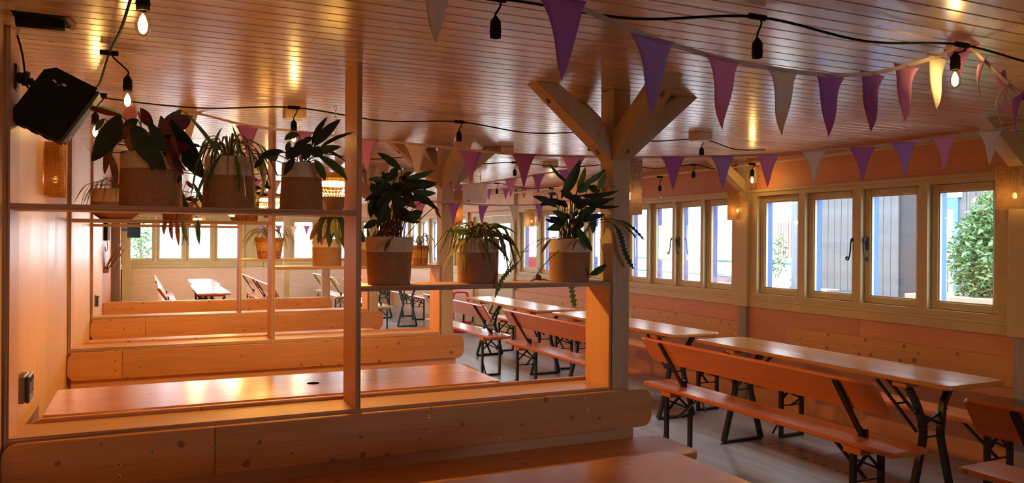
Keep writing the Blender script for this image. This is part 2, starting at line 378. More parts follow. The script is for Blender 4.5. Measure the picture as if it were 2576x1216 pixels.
def rrect(x0, x1, y0, y1, r, n=4, corners=(1, 1, 1, 1)):
    P = []
    for (cx, cy, a0, on) in ((x1-r, y1-r, 0, corners[0]), (x0+r, y1-r, PI/2, corners[1]), (x0+r, y0+r, PI, corners[2]), (x1-r, y0+r, 1.5*PI, corners[3])):
        if on:
            for i in range(n+1):
                a = a0+PI/2*i/n; P.append((cx+r*math.cos(a), cy+r*math.sin(a)))
        else: P.append(((x1, y1), (x0, y1), (x0, y0), (x1, y0))[int(round(a0/(PI/2)))])
    return P
def bez(a, b, c, n=8):
    a, b, c = Vector(a), Vector(b), Vector(c)
    return [a*(1-t)**2+b*2*t*(1-t)+c*t*t for t in (i/n for i in range(n+1))]
def spline(pts, n=6):
    # Catmull-Rom
    P = [Vector(p) for p in pts]; out = []
    for i in range(len(P)-1):
        p0 = P[max(0, i-1)]; p1 = P[i]; p2 = P[i+1]; p3 = P[min(len(P)-1, i+2)]
        for k in range(n):
            t = k/n
            out.append(.5*((2*p1)+(p2-p0)*t+(2*p0-5*p1+4*p2-p3)*t*t+(3*p1-p0-3*p2+p3)*t**3))
    out.append(P[-1]); return out

# ------------------------------------------------------------------ the setting
ZC = 2.3625
# floor
flo = struct('floor'); mb = MB().box(-.62, 5.42, -3.1, 18.1, -.08, -.02); mb.build('subfloor', 'subfloor', flo)
fp = {}
for i, x in enumerate((-.72, .50, 1.72, 2.94, 4.16)):
    y = -3.0-(i % 2)*1.2
    while y < 18:
        y0 = max(y, -3.0); y1 = min(y+2.4, 18.05)
        if y1-y0 > .1:
            x1 = min(x+1.22, 5.32); cx, cy = (x+x1)/2, (y0+y1)/2
            key = (round(x1-x, 3), round(y1-y0, 3))
            if key in fp: o = shared(fp[key], 'floor_panel', flo, (cx, cy, 0))
            else:
                o = MB().bbox(-(x1-x)/2+.002, (x1-x)/2-.002, -(y1-y0)/2+.002, (y1-y0)/2-.002, -.018, 0, .002).build('floor_panel', 'floor_ply', flo); o.location = (cx, cy, 0); fp[key] = o
        y += 2.4
mb = MB()
for k in range(11):
    t = k/10; mb.lathe([(0.0, .0012), (.022, .0012), (.026, 0)], (4.36-.11*t+random.uniform(-.02, .02), 4.62-1.05*t+random.uniform(-.03, .03), 0), 12, 0, sy=.7)
mb.build('wood_plug', 'menu_wood', flo, 'stuff')

# ceiling of tongue-and-groove boards
cei = struct('ceiling'); MB().box(-.62, 5.42, -3.1, 18.1, 2.381, 2.46).build('backing', 'subfloor', cei)
BW = .0905
def board_bm(Ln, mb, x0, y0):
    c = .0055; sec = [(0.0006, 2.380), (0.0006, ZC+c), (c, ZC), (BW-c, ZC), (BW-.0006, ZC+c), (BW-.0006, 2.380)]
    v = [(x0+a, y0+q, z) for a in (.0006, Ln-.0006) for (q, z) in sec]; n = len(sec)
    f = [(i, (i+1) % n, n+(i+1) % n, n+i) for i in range(n)]+[tuple(range(n-1, -1, -1)), tuple(range(n, 2*n))]
    mb.add(v, f)
bl = {}; rest = MB()
nrow = int(21/BW)
for r in range(nrow):
    y = -3.0+r*BW; x = -.6; first = True
    while x < 5.35:
        Ln = random.choice((1.2, 1.8, 2.4, 3.0)) if not first else random.choice((.6, 1.2, 1.8, 2.4, 3.0))
        first = False
        if 5.36-x-Ln < .5: Ln = round(5.36-x, 3)
        if 1.15 < y < 8.1:
            key = round(Ln, 3)
            if key in bl: shared(bl[key], 'board', cei, (x, y, 0))
            else:
                m_ = MB(); board_bm(Ln, m_, 0, 0); o = m_.build('board', 'ceiling_board', cei); o.location = (x, y, 0); bl[key] = o
        else: board_bm(Ln, rest, x, y)
        x += Ln
rest.build('board_run', 'ceiling_board', cei, 'stuff')
# ceiling recess over the first divider: flat black plate for its inner shade, dark pipe
t = thing('ceiling_hatch', 'black oblong opening with a dark pipe in the ceiling over the wall speaker', 'vent', (-.36, 3.33, ZC))
MB().bbox(-.445, -.275, 3.255, 3.425, ZC-.004, ZC-.0005, .001).build('opening_shade', 'black_plastic', t)
mb = MB(); mb.tube([(-.44, 3.34, ZC-.006), (-.285, 3.34, ZC-.006)], .03, 14); mb.build('pipe', 'black_plastic', t)
mb = MB(); mb.bar([(-.268, 3.25, ZC-.004), (-.256, 3.34, ZC-.004), (-.268, 3.43, ZC-.004)], .016, .007, (1, 0, 0)); mb.build('rim', 'menu_wood', t)

# left wall with veneered panels
wl = struct('wall_left'); wb = MB()
for q in ((-3.1, 13.94, -.05, 2.40), (17.26, 18.1, -.05, 2.40), (13.94, 17.26, -.05, 1.02), (13.94, 17.26, 2.03, 2.40)): wb.box(-.64, -.512, *q)
wb.build('backing', 'wall_ply', wl)
y = -2.39
pan = None
while y < 10.5:
    y1 = min(y+1.22, 10.5)
    if pan is None or y1-y < 1.2:
        o = MB().bbox(-.512, -.50, .0015, y1-y-.0015, 0, ZC, .0012).build('wall_panel', 'wall_ply', wl); o.location = (0, y, 0); pan = pan or o
    else: shared(pan, 'wall_panel', wl, (0, y, 0))
    y += 1.22
MB().bbox(-.512, -.4978, 10.5, 10.56, 0, ZC, .002).build('corner_strip', 'white_plastic', wl)
MB().bbox(-.512, -.38, 13.2, 13.45, 0, ZC, .004).build('wall_post', 'grey_timber', wl)
for q in ((13.45, 13.94, 0, ZC), (17.26, 18, 0, ZC), (13.94, 17.26, 0, .928), (13.94, 17.26, 2.062, ZC)): MB().bbox(-.512, -.50, *q, .0012).build('wall_panel', 'wall_ply_pale', wl)
MB().bbox(-.512, -.50, 10.56, 13.2, 0, ZC, .0012).build('wall_panel', 'wall_ply_across', wl)
MB().bbox(-.48, -.32, 17.7, 17.98, .0, ZC, .004).build('wall_post', 'cream_paint', wl)

# window strips ----------------------------------------------------------------
def window_unit(idx, xf, s0, s1, n, glass_w, handles=True, z0=1.02, z1=2.03, blue=True):
    root = struct('window_%d' % idx)
    pitch = (s1-s0)/n; cw = glass_w+.11
    fr = MB(xf); D0, D1 = -.02, .128
    fr.box(s0-.06, s1+.06, D0, D1, z0, z0+.045); fr.box(s0-.06, s1+.06, D0, D1, z1-.035, z1)
    edges = []
    for k in range(n+1):
        a = s0+k*pitch-(pitch-cw)/2; b = s0+k*pitch+(pitch-cw)/2
        if k == 0: a = s0-.06
        if k == n: b = s1+.06
        fr.box(a, b, D0, D1, z0+.045, z1-.035)
    fr.build('frame', 'cream_paint', root)
    for k in range(n):
        c = s0+(k+.5)*pitch; a, b = c-cw/2, c+cw/2; za, zb = z0+.047, z1-.037; st = .055
        mb = MB(xf)
        mb.bbox(a+.001, a+st, .025, .07, za, zb, .004); mb.bbox(b-st, b-.001, .025, .07, za, zb, .004)
        mb.bbox(a+st, b-st, .025, .07, za, za+st, .004); mb.bbox(a+st, b-st, .025, .07, zb-st, zb, .004)
        # glazing bead
        for (p, q, r_, t_) in ((a+st, a+st+.009, za+st, zb-st), (b-st-.009, b-st, za+st, zb-st), (a+st, b-st, za+st, za+st+.009), (a+st, b-st, zb-st-.009, zb-st)): mb.box(p, q, .034, .046, r_, t_)
        cs = mb.build('casement', 'cream_paint', root)
        MB(xf).box(a+st, b-st, .050, .054, za+st, zb-st).build('pane', 'pane_glass', cs)
        mb = MB(xf)
        for (p, q, r_, t_) in ((a+.002, a+st-.004, za, zb), (b-st+.004, b-.002, za, zb), (a+st-.004, b-st+.004, za, za+st-.004), (a+st-.004, b-st+.004, zb-st+.004, zb)): mb.box(p, q, .0705, .128, r_, t_)
        mb.build('outer_frame', 'blue_paint' if blue else 'cream_paint', cs)
        if handles and n == 4 and k in (1, 2):
            sgn = 1 if k == 1 else -1
            hs = b-.028 if k == 1 else a+.028
            h = MB(xf); zc = 1.545
            h.bbox(hs-.011, hs+.011, .012, .0249, zc-.045, zc+.045, .003)
            h.tube([(hs, .014, zc+.03), (hs, -.014, zc+.03), (hs, -.022, zc+.01), (hs-sgn*.004, -.022, zc-.05), (hs-sgn*.012, -.022, zc-.10), (hs-sgn*.028, -.022, zc-.135), (hs-sgn*.045, -.022, zc-.13), (hs-sgn*.048, -.022, zc-.112), (hs-sgn*.038, -.022, zc-.105), (hs-sgn*.032, -.022, zc-.114)], .0065, 8)
            h.tube([(hs, .02, zc+.055), (hs, -.014, zc+.04), (hs, -.016, zc+.02)], .008, 8)
            h.build('handle', 'black_steel', cs)
    # boards over and under
    mb = MB(xf); mb.bbox(s0-.075, s1+.075, -.032, 0, z1, z1+.03, .004); mb.build('header_strip', 'cream_paint', root)
    mb = MB(xf); mb.bbox(s0-.075, s1+.075, -.028, 0, .93, z0, .004); mb.bbox(s0-.075, s1+.075, -.034, 0, z0-.022, z0, .005); mb.build('sill_board', 'cream_paint', root)
    return root
XR = 5.30
fR = lambda p: (XR+p[1], p[0], p[2])
fF = lambda p: (p[0], 18.0+p[1], p[2])
unitsR = [(1, 3.405, 5.805, 4, .42), (2, 6.10, 8.06, 4, .335), (3, 8.32, 11.10, 4, .50), (4, 13.28, 17.6, 6, .50)]
for u in unitsR: window_unit(u[0], fR, u[1], u[2], u[3], u[4], handles=u[0] in (1, 2, 3))
unitsF = [(5, -.42, 1.86, 4, .43), (6, 2.40, 5.05, 5, .41)]
unitsL_added = [(8, 14.0, 17.2, 5, .5)]  # window strip added to bring more daylight to the far end
fL = lambda p: (-.5-p[1], p[0], p[2])
for u in unitsL_added: window_unit(u[0], fL, u[1], u[2], u[3], u[4], blue=False)
unitsB_added = [(7, 2.76, 4.0, 2, .43)]  # unseen window added behind the camera for neutral frontal fill
fB = lambda p: (p[0], -3.0-p[1], p[2])
for u in unitsB_added: window_unit(u[0], fB, u[1], u[2], u[3], u[4], blue=False)
for u in unitsF: window_unit(u[0], fF, u[1], u[2], u[3], u[4], blue=False)
# right wall around them
wr = struct('wall_right'); wb = MB()
wb.box(5.312, 5.44, -3.1, 11.22, -.05, 1.02); wb.box(5.312, 5.44, 13.2, 18.1, -.05, 1.02); wb.box(5.312, 5.44, -3.1, 18.1, 2.03, 2.40)
ys = [-3.1]
for u in sorted(unitsR, key=lambda q: q[1]): ys += [u[1]-.06, u[2]+.06]
ys.append(18.1)
for k in range(0, len(ys), 2):
    if ys[k] < 11.2 < ys[k+1]:
        wb.box(5.312, 5.44, ys[k], 11.27, 1.02, 2.03); wb.box(5.312, 5.44, 13.01, ys[k+1], 1.02, 2.03); wb.box(5.312, 5.44, 13.01, 13.21, -.05, 1.02)
    else: wb.box(5.312, 5.44, ys[k], ys[k+1], 1.02, 2.03)
wb.build('backing', 'wall_ply_across', wr)
bp = [-3.0, -1.8, -.6, .6, 1.8, 3.33, 4.6, 5.98, 7.1, 8.2, 9.4, 10.4, 11.22]
for a, b in list(zip(bp[:-1], bp[1:]))+[(13.06, 14.3), (14.3, 15.6), (15.6, 16.8), (16.8, 18)]:
    MB().bbox(5.30, 5.312, a+.0015, b-.0015, 0, .928, .0012).build('wall_panel', 'wall_ply_pale' if a > 13 else 'wall_ply_across', wr)
bp = [-3.0, -.6, .6, 1.8, 3.33, 4.6, 5.98, 7.1, 8.2, 9.4, 10.6, 11.8, 13.0, 14.3, 15.6, 16.8, 18]
for a, b in zip(bp[:-1], bp[1:]):
    MB().bbox(5.30, 5.312, a+.0015, b-.0015, 2.062, ZC, .0012).build('wall_panel', 'wall_ply_pale' if a > 10.5 else 'wall_ply_across', wr)
# far wall and back wall
wf = struct('wall_far'); wb = MB()
wb.box(-.64, 5.44, 18.012, 18.14, -.05, 1.02); wb.box(-.64, 5.44, 18.012, 18.14, 2.03, 2.40); wb.box(-.64, -.48, 18.012, 18.14, 1.02, 2.03); wb.box(1.92, 2.34, 18.012, 18.14, 1.02, 2.03); wb.box(5.11, 5.44, 18.012, 18.14, 1.02, 2.03)
wb.build('backing', 'wall_ply_far', wf)
for a, b in ((-.5, .72), (.72, 1.94), (1.94, 2.30), (2.30, 3.5), (3.5, 5.3)):
    MB().bbox(a+.0015, b-.0015, 18.0, 18.012, 0, .928, .0012).build('wall_panel', 'wall_ply_far', wf); MB().bbox(a+.0015, b-.0015, 18.0, 18.012, 2.062, ZC, .0012).build('wall_panel', 'wall_ply_far', wf)
MB().bbox(1.94, 2.32, 17.99, 18.012, .93, 2.06, .002).build('pier_board', 'cream_paint', wf)
wk = struct('wall_back'); wb = MB()
for q in ((-.64, 5.44, -.05, 1.02), (-.64, 5.44, 2.03, 2.40), (-.64, 2.70, 1.02, 2.03), (4.06, 5.44, 1.02, 2.03)): wb.box(q[0], q[1], -3.14, -3.0, q[2], q[3])
wb.build('backing', 'wall_ply_far', wk)
# posts on the right wall and their braces up to the ceiling
def wall_post(idx, y0, y1, braced=True):
    r_ = struct('trim_%d' % idx)
    MB().bbox(5.245, 5.312, y0, y1, .93, 2.06, .004).build('post_board', 'cream_paint', r_)
    MB().bbox(5.262, 5.312, y0+.03, y1-.03, 0, .93, .004).build('post_foot', 'grey_timber', r_)
    yc = (y0+y1)/2
    mb = MB(); mb.bbox(5.25, 5.312, y0+.02, y1-.02, 2.06, ZC, .003); mb.build('post_head', 'cream_paint', r_)
    if not braced: return
    mb = MB(); mb.add([(x, yy, z) for yy in (yc-.05, yc+.05) for (x, z) in ((5.25, 2.045), (5.25, 2.16), (4.95, ZC), (4.83, ZC))], [(0, 1, 2, 3), (7, 6, 5, 4), (0, 4, 5, 1), (1, 5, 6, 2), (2, 6, 7, 3), (3, 7, 4, 0)])
    mb.build('brace', 'cream_paint', r_)
wall_post(1, 3.20, 3.345); wall_post(2, 5.865, 6.04); wall_post(3, 8.12, 8.26); wall_post(4, 11.16, 11.27, False)
# pipe along the top of the right wall
cdt = struct('trim_5'); MB().tube([(5.235, -2.9, 2.305), (5.235, 17.9, 2.305)], .016, 8).build('conduit', 'conduit', cdt)
mb = MB()
for k in range(16): mb.box(5.225, 5.30, 3.9+k*.9, 3.92+k*.9, 2.30, 2.33)
mb.build('pipe_clips', 'conduit', cdt, 'stuff')
# double doors in the right wall, half glazed
dr = struct('door_1')
mb = MB(); mb.box(5.27, 5.42, 11.27, 11.34, 0, 2.03); mb.box(5.27, 5.42, 12.94, 13.01, 0, 2.03); mb.box(5.27, 5.42, 11.34, 12.94, 1.97, 2.03); mb.build('door_frame', 'door_paint', dr)
for a, b in ((11.345, 12.138), (12.142, 12.935)):
    mb = MB(); s_ = .11
    mb.bbox(5.31, 5.35, a, a+s_, .02, 1.965, .003); mb.bbox(5.31, 5.35, b-s_, b, .02, 1.965, .003)
    for z0, z1 in ((.02, .2), (.86, 1.0), (1.83, 1.965)): mb.bbox(5.31, 5.35, a+s_, b-s_, z0, z1, .003)
    lf = mb.build('door_leaf', 'door_paint', dr)
    MB().bbox(5.322, 5.338, a+s_-.002, b-s_+.002, .199, .862, .003).build('door_panel', 'door_paint', lf)
    MB().box(5.328, 5.332, a+s_-.002, b-s_+.002, .998, 1.832).build('pane', 'pane_glass', lf)
    MB().bbox(5.30, 5.31, a+.03, b-.03, .03, .055, .002).build('weather_bar', 'menu_wood', lf)
    h = MB(); yy = b-.05 if a < 11.5 else a+.05; h.tube([(5.31, yy, 1.02), (5.26, yy, 1.02), (5.26, yy-.09 if a < 11.5 else yy+.09, 1.02)], .008, 8); h.build('handle', 'dark_metal', lf)

# ------------------------------------------------------------------ outside
gr = struct('ground'); MB().box(5.45, 60, -30, 60, -.25, -.12).build('paving', 'ground', gr); MB().box(-30, 5.45, 18.2, 60, -.25, -.12).build('paving', 'ground', gr); MB().box(-30, 5.45, -30, -3.2, -.25, -.12).build('paving', 'ground', gr); MB().box(-30, -.65, -3.2, 18.2, -.25, -.12).build('paving', 'ground', gr)
b1 = thing('clad_building', 'dark grey building clad in upright boards across the yard outside the nearest window', 'building', (9.2, 7, -.12))
MB().box(9.03, 14, 2.0, 9.0, -.12, 4.2).build('wall', 'clad_dark', b1)
cb = MB().bbox(0, .03, 0, .112, -.12, 4.2, .004).build('cladding_board', 'clad_board', b1); cb.location = (9.0, 2.0, 0)
y = 2.118
while y < 8.93:
    if not (6.33 < y+.06 < 7.22): shared(cb, 'cladding_board', b1, (9.0, y, 0))
    y += .118
MB().bbox(8.97, 9.06, 8.94, 9.06, -.12, 4.2, .005).build('corner_post', 'planter_grey', b1)
dd = MB(); dd.box(8.98, 9.03, 6.34, 6.40, -.12, 2.12); dd.box(8.98, 9.03, 6.62, 6.68, -.12, 2.12); dd.box(8.98, 9.03, 6.40, 6.62, 1.98, 2.12); dd.box(8.98, 9.03, 6.40, 6.62, -.12, .1)
dl = dd.build('glazed_door', 'door_blue', b1); MB().box(9.0, 9.006, 6.40, 6.62, .1, 1.98).build('pane', 'render_white', dl)
MB().tube([(8.98, 6.44, 1.45), (8.94, 6.44, 1.45), (8.94, 6.44, .9), (8.98, 6.44, .9)], .008, 6).build('pull_handle', 'dark_metal', dl)
MB().box(8.97, 9.03, 6.30, 6.90, 2.12, 3.4).build('door_head', 'render_white', b1)
MB().box(8.98, 9.03, 7.10, 7.18, 2.3, 3.4).build('sign_board', 'render_white', b1)
b2 = thing('pale_building', 'pale sunlit building beyond the green railing far across the street', 'building', (26, 22, -.12))
MB().box(24, 30, 14, 40, -.12, 9).build('wall', 'render_white', b2)
for yy in (19.2, 21.4, 25.0, 28.5): MB().box(23.94, 24.0, yy, yy+1.5, 3.2, 4.5).build('window', 'planter_grey', b2)
sh = MB().box(23.9, 24.0, 23.6, 24.9, .9, 2.4).build('barred_window', 'brick_red', b2)
mb = MB()
for k in range(10): mb.box(23.86, 23.9, 23.6+k*.14, 23.64+k*.14, .9, 2.4)
mb.build('window_bars', 'render_white', b2)
def foliage(mb, c, rx, ry, rz, n, sz, m=0):
    for _ in range(n):
        while True:
            p = Vector((random.uniform(-1, 1), random.uniform(-1, 1), random.uniform(-1, 1)))
            if .35 < p.length < 1: break
        p = Vector((c[0]+p.x*rx, c[1]+p.y*ry, c[2]+p.z*rz))
        d = Vector((random.uniform(-1, 1), random.uniform(-1, 1), random.uniform(-.8, .5))).normalized(); u = d.orthogonal().normalized()
        u.rotate(Matrix.Rotation(random.uniform(0, 6.3), 3, d)); s = sz*random.uniform(.6, 1.3); n_ = d.cross(u)*s*.08
        mb.add([p, p+d*s*.5+u*s*.22+n_, p+d*s, p+d*s*.5-u*s*.22+n_], [(0, 1, 2, 3)], m)
hb = thing('hedge_planter', 'bushy green shrub in a pale timber planter seen through the nearest window', 'planter', (7.5, 5.1, -.12))
mb = MB(); mb.bbox(7.2, 7.8, 4.5, 5.62, -.12, 1.0, .006); mb.bbox(7.17, 7.83, 4.47, 5.65, .97, 1.03, .006); mb.build('planter_box', 'planter_wood', hb)
mb = MB(); foliage(mb, (7.5, 4.98, 1.42), .33, .36, .5, 2600, .075); foliage(mb, (7.5, 4.9, 1.8), .25, .22, .35, 700, .075); mb.build('foliage', 'hedge_leaf', hb, 'stuff')
mb = MB()
for k in range(9): mb.tube(spline([(7.5+random.uniform(-.15, .15), 5+random.uniform(-.25, .25), 1.0), (7.5+random.uniform(-.15, .15), 5+random.uniform(-.25, .25), 1.6), (7.5+random.uniform(-.15, .15), 4.95+random.uniform(-.2, .2), 2.2+random.uniform(-.1, .15))], 4), .006, 5)
mb.build('branches', 'stem', hb)
for (yc, lab, m1) in ((7.90, 'dark wheelie bin with open pale lid by the grey building', 'bin_lid'), (7.60, 'dark wheelie bin with ribbed lid by the grey building', 'bin_plastic')):
    bn = thing('wheelie_bin', lab, 'bin', (8.45, yc, -.12), 'bins outside the grey building')
    MB().add([(8.45+a*sx, yc+b*sx, z) for (z, sx) in ((-.12, .8), (.86, 1)) for (a, b) in ((-.14, -.11), (.14, -.11), (.14, .11), (-.14, .11))], [(0, 3, 2, 1), (4, 5, 6, 7), (0, 1, 5, 4), (1, 2, 6, 5), (2, 3, 7, 6), (3, 0, 4, 7)]).build('bin_body', 'bin_plastic', bn)
    mb = MB(); mb.bbox(8.29, 8.61, yc-.125, yc+.125, .86, .90, .01)
    for k in range(5): mb.box(8.28, 8.6, yc-.1+k*.05, yc-.085+k*.05, .90, .91)
    mb.build('lid', m1, bn)
    MB().tube([(8.36, yc-.12, -.07), (8.36, yc+.12, -.07)], .05, 10).build('wheel', 'black_plastic', bn)
sp = thing('shrub_planter', 'thin leafy shrub in a white square planter at the corner of the grey building', 'planter', (8.5, 8.86, -.12))
mb = MB(); mb.bbox(8.36, 8.64, 8.74, 9.0, -.12, 1.02, .006); mb.build('planter_box', 'render_white', sp)
mb = MB(); foliage(mb, (8.5, 8.84, 1.35), .13, .15, .35, 420, .055); mb.build('foliage', 'hedge_leaf', sp, 'stuff')
pt = thing('picnic_table', 'grey wooden picnic table out in the bright yard', 'table', (11.2, 13.9, -.12))
mb = MB(); mb.bbox(10.85, 11.55, 13.2, 14.7, .62, .66, .004); mb.build('tabletop', 'planter_grey', pt)
for xx in (10.5, 11.7): MB().bbox(xx, xx+.2, 13.2, 14.7, .3, .34, .004).build('seat', 'planter_grey', pt)
for yy in (13.4, 14.5):
    for s_ in (-1, 1): MB().bar([(11.2+s_*.2, yy, .62), (11.2+s_*.6, yy, -.12)], .06, .04, (0, 1, 0)).build('leg', 'planter_grey', pt)
    MB().box(10.55, 11.85, yy-.02, yy+.02, .24, .30).build('crossbar', 'planter_grey', pt)
for (xx, yy, ln, lab) in ((11.0, 11.35, .35, 'grey timber trough planter standing alone in the yard'), (13.0, 14.6, 1.6, 'long grey timber trough planter in front of the green railing')):
    tp = thing('trough_planter', lab, 'planter', (xx, yy, -.12), 'trough planters in the yard'); MB().bbox(xx-.2, xx+.2, yy-ln/2, yy+ln/2, -.12, .72, .006).build('trough', 'planter_grey', tp)
    mb = MB()
    for k in range(3): mb.box(xx-.212, xx-.2, yy-ln/2, yy+ln/2, .0+k*.24, .2+k*.24)
    mb.build('side_boards', 'planter_grey', tp)
rl = thing('railing', 'green painted metal railing along the far edge of the yard', 'railing', (14.5, 18, -.12))
for z in (.62, 1.02): MB().tube([(14.5, 10, z), (14.5, 30, z)], .035, 8).build('rail', 'rail_green', rl)
for k in range(11): MB().tube([(14.5, 10+2*k, -.12), (14.5, 10+2*k, 1.02)], .03, 6).build('rail_post', 'rail_green', rl)
for (xx, yy, lab) in ((7.6, 15.4, 'closed red parasol outside the double doors'), (7.4, 13.2, 'closed red parasol just outside the far small windows'), (8.2, 19.5, 'closed red parasol farthest down the yard')):
    pr_ = thing('parasol', lab, 'parasol', (xx, yy, -.12), 'red parasols in the yard')
    MB().tube([(xx, yy, -.12), (xx, yy, 2.5)], .025, 8).build('pole', 'planter_wood', pr_)
    MB().lathe([(.0, 2.45), (.09, 2.2), (.16, 1.4), (.19, .9), (.15, .88)], (xx, yy, 0), 12).build('canopy', 'red_cloth', pr_)
    MB().lathe([(.25, -.12), (.25, -.06), (.05, -.03), (.05, .1)], (xx, yy, 0), 14).build('base', 'black_plastic', pr_)
ft = thing('garden_shrub', 'pale overexposed leafy shrub outside the far left window', 'shrub', (-.1, 19.6, -.12))
mb = MB(); foliage(mb, (-.15, 19.6, 1.5), .35, .3, .7, 700, .1); mb.build('foliage', 'hedge_leaf', ft, 'stuff'); MB().tube([(-.15, 19.6, -.12), (-.15, 19.6, 1.6)], .03, 6).build('stem', 'stem_brown', ft)
# portals help the daylight find its way in
for k, u in enumerate(unitsR+unitsF+unitsB_added+unitsL_added):
    a = bpy.data.lights.new('daylight_portal', 'AREA'); a.shape = 'RECTANGLE'; a.cycles.is_portal = True
    a.size = u[2]-u[1]; a.size_y = .95; o = bpy.data.objects.new('daylight_portal', a); COL.objects.link(o)
    c = (u[1]+u[2])/2
    if k < len(unitsR): o.location = (5.43, c, 1.53)
    elif u[0] == 8: o.location = (-.635, c, 1.53)
    elif k >= len(unitsR)+len(unitsF): o.location = (c, -3.13, 1.53)
    else: o.location = (c, 18.13, 1.53)
    if k < len(unitsR): o.rotation_euler = Matrix(((0, 0, 1), (1, 0, 0), (0, 1, 0))).to_euler()
    elif u[0] == 8: o.rotation_euler = Matrix(((0, 0, -1), (-1, 0, 0), (0, 1, 0))).to_euler()
    elif k >= len(unitsR)+len(unitsF): o.rotation_euler = Matrix(((1, 0, 0), (0, 0, -1), (0, 1, 0))).to_euler()
    else: o.rotation_euler = Matrix(((1, 0, 0), (0, 0, 1), (0, -1, 0))).to_euler()

# ------------------------------------------------------------------ booth dividers of plywood, each with ledge, uprights and two shelves
XW, XM, XE = -.477, .855, 2.200
DP = .24
def divider(y, label, first):
    t = thing('booth_divider', label, 'divider', ((XW+XE)/2, y+DP/2, 0), None)
    T = .024
    e = [0, 1]
    def up(x0, x1, z0, z1):
        # faces -x/+x plywood face, -y/+y edge
        return MB().box(x0, x1, y, y+DP, z0, z1, ms=[2, 2, 1, 1, 0, 0]).build('upright', ['ply_upright', 'ply_edge_x', 'ply_edge_x'], t)
    up(XW-T+.001, XW, 0, ZC-.001); up(XM, XM+T, .789, ZC-.001); up(XE, XE+T*.6, 0, 1.345)
    def sh(x0, x1, z, name):
        return MB().box(x0, x1, y+.001, y+DP-.001, z-T, z, ms=[0, 0, 1, 1, 1, 1]).build(name, ['ply_face', 'ply_edge_z'], t)
    sh(XW, XM, 1.689, 'shelf'); sh(XM+T, XE, 1.345, 'shelf'); sh(XW, XE, .789, 'ledge')
    MB().bbox(XW, 2.345, y-.019, y-.001, 0, .764, .001).build('panel', 'ply_face', t); MB().bbox(XW, XE, y+DP-.02, y+DP-.002, 0, .765, .001).build('panel', 'ply_face', t)
    return t
Y1, Y2, Y3 = 3.50, 6.143, 8.487
divider(Y1, 'nearest plywood booth divider with six big potted plants on its two shelves', True)
divider(Y2, 'second plywood booth divider, behind the first one and its table', False)
divider(Y3, 'third plywood booth divider, farthest along the left wall', False)

# square timber posts at the divider ends, each with four braces
def timber_post(y, label, L=.45):
    x0, x1 = 2.222, 2.327; y0, y1 = y+.002, y+.132; xc, yc = (x0+x1)/2, (y0+y1)/2
    t = thing('timber_post', label, 'post', (xc, yc, 0)); s0 = .05
    MB().bbox(x0, x1, y0, y1, 0, ZC-.001, .003).build('shaft', 'post_timber', t)
    zb = 1.985; zt = ZC-.001; w_ = .052
    def brace(dx, dy):
        # square timber leaning out from the shaft to the ceiling
        bx = (x1 if dx > 0 else x0) if dx else xc; by = (y1 if dy > 0 else y0) if dy else yc
        r = zt-zb
        q = [(0, zb), (0, zb+.16), (L-.13, zt), (L, zt)]; side = Vector((dy, dx, 0)) if dx == 0 else Vector((0, 1, 0))
        sv = Vector((1, 0, 0)) if dy else Vector((0, 1, 0))
        v = [(bx+dx*a+sv.x*s_*w_, by+dy*a+sv.y*s_*w_, z) for s_ in (-1, 1) for (a, z) in q]
        mb = MB(); mb.add(v, [(0, 1, 2, 3), (7, 6, 5, 4), (0, 4, 5, 1), (1, 5, 6, 2), (2, 6, 7, 3), (3, 7, 4, 0)])
        o = mb.build('brace', 'post_timber', t)
        # countersunk screw holes
        for f_ in (.12, .78):
            h = MB()
            a = L*f_; z = zb+(zt-zb)*f_
            px, py = bx+dx*(a+.004), by+dy*(a+.004)
            h.bar([(px-dx*.006, py-dy*.006, z-.012), (px+dx*.012, py+dy*.012, z+.010)], .010, .012, (sv.x, sv.y, 0))
            h.build('screw_hole', 'menu_wood', o)
    for d in ((-1, 0), (1, 0), (0, -1), (0, 1)): brace(*d)
timber_post(Y1, 'cream timber post with four braces at the end of the nearest divider')
timber_post(Y2, 'timber post with four braces at the end of the second divider')
timber_post(Y3, 'timber post with four braces at the end of the third divider')
for (x, y, lab) in ((2.66, 17.0, 'pale freestanding post before the far windows'), (2.46, 12.0, 'wood post standing free behind the third divider')):
    t = thing('timber_post', lab, 'post', (x, y, 0)); MB().bbox(x-.06, x+.06, y-.06, y+.06, 0, ZC-.001, .004).build('shaft', 'post_timber' if y < 15 else 'cream_paint', t)
    MB().bbox(x-.085, x+.085, y-.085, y+.085, ZC-.05, ZC-.001, .004).build('head', 'post_timber', t)

